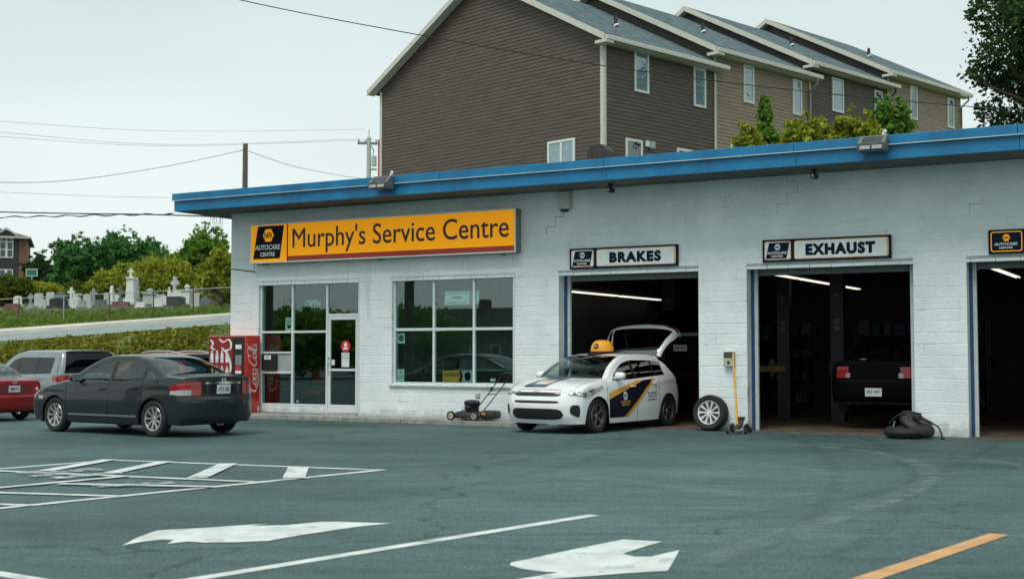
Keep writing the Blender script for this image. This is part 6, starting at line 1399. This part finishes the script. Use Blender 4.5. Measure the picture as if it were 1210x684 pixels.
def envelope_pts(w, hc, z0, n, rg, shape, per=14):
    ph = rg.uniform(0, 6.28, 8); nc = n//per; out_ = []
    while len(out_) < nc:
        d = rg.normal(size=3); d /= np.linalg.norm(d); az = math.atan2(d[1], d[0]); el = d[2]
        k = 1+.16*math.sin(3*az+ph[0]+2*el)+.14*math.sin(5*az+ph[1]-4*el)+.13*math.sin(6*el+ph[2]+az)+.10*math.sin(9*az+7*el+ph[3])
        if shape == 'bush': k = 1+.35*(k-1)
        rad = rg.uniform(.12, 1.0)**.45
        if shape == 'cone':
            q = rg.uniform(0, 1)**.8; rr = (1-q)*w*(.75+.5*rg.random())*(.75+.25*math.sin(q*26+ph[4])); aa = rg.uniform(0, 6.28); c = np.array([rr*math.cos(aa), rr*math.sin(aa), z0+hc*q])
        else:
            c = np.array([d[0]*w*k*rad, d[1]*w*k*rad, z0+hc*.5+d[2]*hc*.5*k*rad])
            if math.sin(c[0]*5.2/w+ph[5])*math.sin(c[1]*4.6/w+ph[6])*math.sin(c[2]*7.5/hc+ph[7]) > .42 and shape != 'bush': continue     # gaps
        out_.append(c+rg.normal(size=(per, 3))*w*.085*np.array([1, 1, .7]))
    return np.concatenate(out_)
def blobtree(px, ptop, pbase, pw, Y, name, label, m_, n, seed, shape='round', size=.26, cat='tree', group='trees beyond the cemetery', clump=.17):
    pc = at(px, pbase, Y); gz_ = hill(pc.x, Y) if Y > 41 else 0; zt = at(px, ptop, Y).z; w = pw*Y/FPX/2*.95; H = zt-gz_; rg = np.random.default_rng(seed)
    hc = H*1.0 if shape == 'bush' else min(.92*H, (3.0 if shape == 'round' else 4.5)*w); z0 = H-hc*.97
    t = thing(name, label, cat, (pc.x, Y, gz_), 0, group); b = MB(); r0 = max(.06, w*.06); th_ = z0+hc*.45
    b.tube([(0, 0, -.3), (.04, 0, th_*.5), (0, .04, th_)], [r0*1.2, r0, r0*.7], 9); P = envelope_pts(w, hc, z0, int(n*1.5), rg, shape)
    limbs(b, (0, .02, th_*.8), [P[i] for i in rg.integers(0, len(P), 9)], r0, rg)
    b.build('trunk', mat('bark', (.06, .048, .036), .9, var=.3, scale=8), t, 60)
    link('crown', leaf_mesh('crown', P, size*.8, rg, m_, .35), m_, t); return t
LG1 = leaf_mat('leaf_deep', (.04, .13, .045), (.14, .32, .09)); LG2 = leaf_mat('leaf_mid', (.06, .15, .025), (.22, .38, .06)); LG3 = leaf_mat('leaf_yellow', (.10, .17, .02), (.50, .50, .07)); LG4 = leaf_mat('leaf_olive', (.05, .085, .018), (.17, .20, .04)); LG5 = leaf_mat('leaf_dark', (.018, .05, .02), (.08, .15, .05))
blobtree(84, 285, 345, 44, 88, 'broadleaf_tree', 'deep green tree left of the cemetery centre, left of its twin', LG1, 5200, 1, size=.24); blobtree(110, 285, 345, 38, 89, 'broadleaf_tree', 'slim deep green tree with spiky top right of its twin', LG1, 4600, 2, size=.24)
blobtree(146, 281, 345, 60, 92, 'broadleaf_tree', 'large deep green tree behind the tallest cemetery column', LG1, 7000, 3); blobtree(178, 288, 345, 46, 92, 'broadleaf_tree', 'deep green tree between the large tree and the bright one', LG1, 5600, 4)
blobtree(240, 278, 345, 62, 86, 'broadleaf_tree', 'bright green tree left of the garage corner', LG2, 8000, 5); blobtree(218, 298, 345, 40, 88, 'broadleaf_tree', 'lower green tree left of the bright green tree', LG2, 4500, 6); blobtree(262, 300, 352, 46, 64, 'broadleaf_tree', 'light green blossoming tree nearest the garage corner', LG3, 6500, 7, size=.2)
blobtree(45, 302, 345, 34, 100, 'broadleaf_tree', 'dark tree beside the apartment block', LG5, 4000, 8); blobtree(66, 318, 350, 30, 95, 'broadleaf_tree', 'low dark tree right of the green road sign', LG5, 3500, 9); blobtree(120, 315, 352, 70, 96, 'broadleaf_tree', 'dark tree filling the gap behind the yellow bushes', LG5, 6000, 10); blobtree(225, 322, 352, 60, 94, 'broadleaf_tree', 'dark tree filling the gap behind the celtic cross', LG5, 5500, 12)
blobtree(190, 306, 358, 76, 78, 'round_bush', 'big round yellow-green bush behind the tall celtic cross', LG3, 9000, 13, 'bush', .17, 'bush', 'bushes behind the graves', .13); blobtree(128, 322, 358, 54, 79, 'round_bush', 'yellow-green bush left of the tallest cemetery column', LG3, 6000, 14, 'bush', .17, 'bush', 'bushes behind the graves', .13)
blobtree(147, 312, 358, 40, 83, 'round_bush', 'taller yellow-green bush just behind the tallest cemetery column', LG3, 4500, 15, 'bush', .17, 'bush', 'bushes behind the graves', .13); blobtree(50, 334, 362, 52, 78, 'round_bush', 'yellow-green bush at the left behind the fence', LG3, 5500, 16, 'bush', .17, 'bush', 'bushes behind the graves', .13)
blobtree(10, 327, 362, 56, 76, 'hedge_bush', 'olive hedge bush below the apartment block', LG4, 6500, 17, 'bush', .17, 'bush', 'bushes behind the graves', .13); blobtree(86, 334, 362, 44, 82, 'hedge_bush', 'olive bush behind the white flared cross', LG4, 4500, 18, 'bush', .17, 'bush', 'bushes behind the graves', .13); blobtree(245, 330, 362, 34, 76, 'hedge_bush', 'olive bush behind the statue near the garage corner', LG3, 3500, 19, 'bush', .17, 'bush', 'bushes behind the graves', .13)
blobtree(108, 340, 362, 34, 76, 'hedge_bush', 'low olive bush behind the grey cross', LG4, 3000, 20, 'bush', .16, 'bush', 'bushes behind the graves', .13); blobtree(222, 343, 362, 40, 80, 'hedge_bush', 'dark bush behind the tall white urn monument', LG5, 3500, 24, 'bush', .16, 'bush', 'bushes behind the graves', .13)
# shrubs showing over the garage roof
SG = 'shrubs showing over the garage roof'
for (px, pt, w_, Y, lb, sd_, mm, sh) in ((905, 120, 56, 37, 'pointed yellow-green shrub over the roof below the tan townhouse', 31, LG2, 'cone'), (948, 140, 50, 37, 'low yellow-green shrub right of the pointed shrub', 32, LG3, 'round'), (884, 152, 40, 36, 'smallest shrub at the left end of the roof shrubs', 33, LG3, 'round'), (1008, 134, 54, 37, 'bushy yellow-green shrub left of the right floodlight', 34, LG3, 'round'), (1054, 121, 50, 37, 'tall loose shrub against the last townhouse', 35, LG2, 'round'), (978, 151, 50, 37, 'low shrub between the two middle shrubs', 36, LG3, 'round'), (1030, 148, 46, 36.5, 'low shrub just above the right floodlight', 37, LG3, 'round')):
    blobtree(px, pt, 300, w_, Y, 'roof_shrub', lb, mm, 2600, sd_, sh, .15, 'shrub', SG, .22)
# big tree at the top right
rg = random.Random(5); base = at(1262, 330, 46); bl = []
for (px, py, r_) in ((1190, 30, 34), (1165, 88, 20), (1200, 95, 32), (1222, 60, 44), (1175, 132, 20), (1208, 140, 26), (1240, 20, 46), (1250, 110, 50), (1185, 0, 30), (1230, -20, 44), (1160, 14, 14), (1150, 94, 8), (1290, 60, 60), (1180, 60, 24)):
    c = at(px, py, 46+rg.uniform(-1.2, 1.2)); r2 = r_*46/FPX; bl.append((c.x-base.x, c.y-46, c.z-2.5, r2, r2, r2*.8))
tree('leafy_tree', 'dark leafy tree reaching in at the top right corner', 'tree', (base.x, 46, 2.5), bl, 9500, .20, LG5, 40, 8.0, .22, None, .28, .2, 20)
# weeds on the bank, grass in the cemetery
rgn = np.random.default_rng(9); P = []
for _ in range(36000):
    x_ = rgn.uniform(-22, 1); y_ = rgn.uniform(41.0, 44.2); P.append((x_, y_, hill(x_, y_)+abs(rgn.normal())*.13*(1 if y_ < 43.3 else .35)+.01))
WM = leaf_mat('weed_leaf', (.07, .12, .02), (.40, .36, .06))
tag(link('bank_weeds', leaf_mesh('bank_weeds', P, .10, rgn, WM, .3, 2.0), WM), 'tangle of green and yellow weeds on the bank below the road', 'weeds', kind='stuff')
P = []
for _ in range(24000):
    x_ = rgn.uniform(-30, -4); y_ = 53.2+abs(rgn.normal())*6; P.append((x_, y_, hill(x_, y_)+abs(rgn.normal())*.06+.02))
WG = leaf_mat('grass_leaf', (.06, .13, .02), (.22, .30, .06))
tag(link('verge_grass', leaf_mesh('verge_grass', P, .10, rgn, WG, .3, 2.4), WG), 'mown grass slope between the road and the graves', 'grass', kind='stuff')

# trees across the street, seen as reflections in the shopfront glass
for (x_, y_, H_, w_, sd_, lb) in ((-25, -35, 3.9, 3.2, 51, 'green tree across the street, seen reflected in the entrance door glass'), (-34, -38, 4.4, 3.6, 52, 'taller green tree across the street, seen reflected in the left shopfront pane'), (-30, -52, 4.8, 4.0, 53, 'far green tree across the street, seen reflected in the shopfront')):
    p = gw(x_, y_, -.1); rg = np.random.default_rng(sd_); t = thing('street_tree', lb, 'tree', p, 0, 'trees across the street'); P = envelope_pts(w_, H_*.8, H_*.2, 7000, rg, 'round')
    b = MB().tube([(0, 0, -.2), (0, 0, H_*.6)], [.25, .15], 9); limbs(b, (0, 0, H_*.4), [P[i] for i in rg.integers(0, len(P), 9)], .2, rg); b.build('trunk', MATS['bark'], t, 60); link('crown', leaf_mesh('crown', P, .3, rg, LG2), LG2, t)
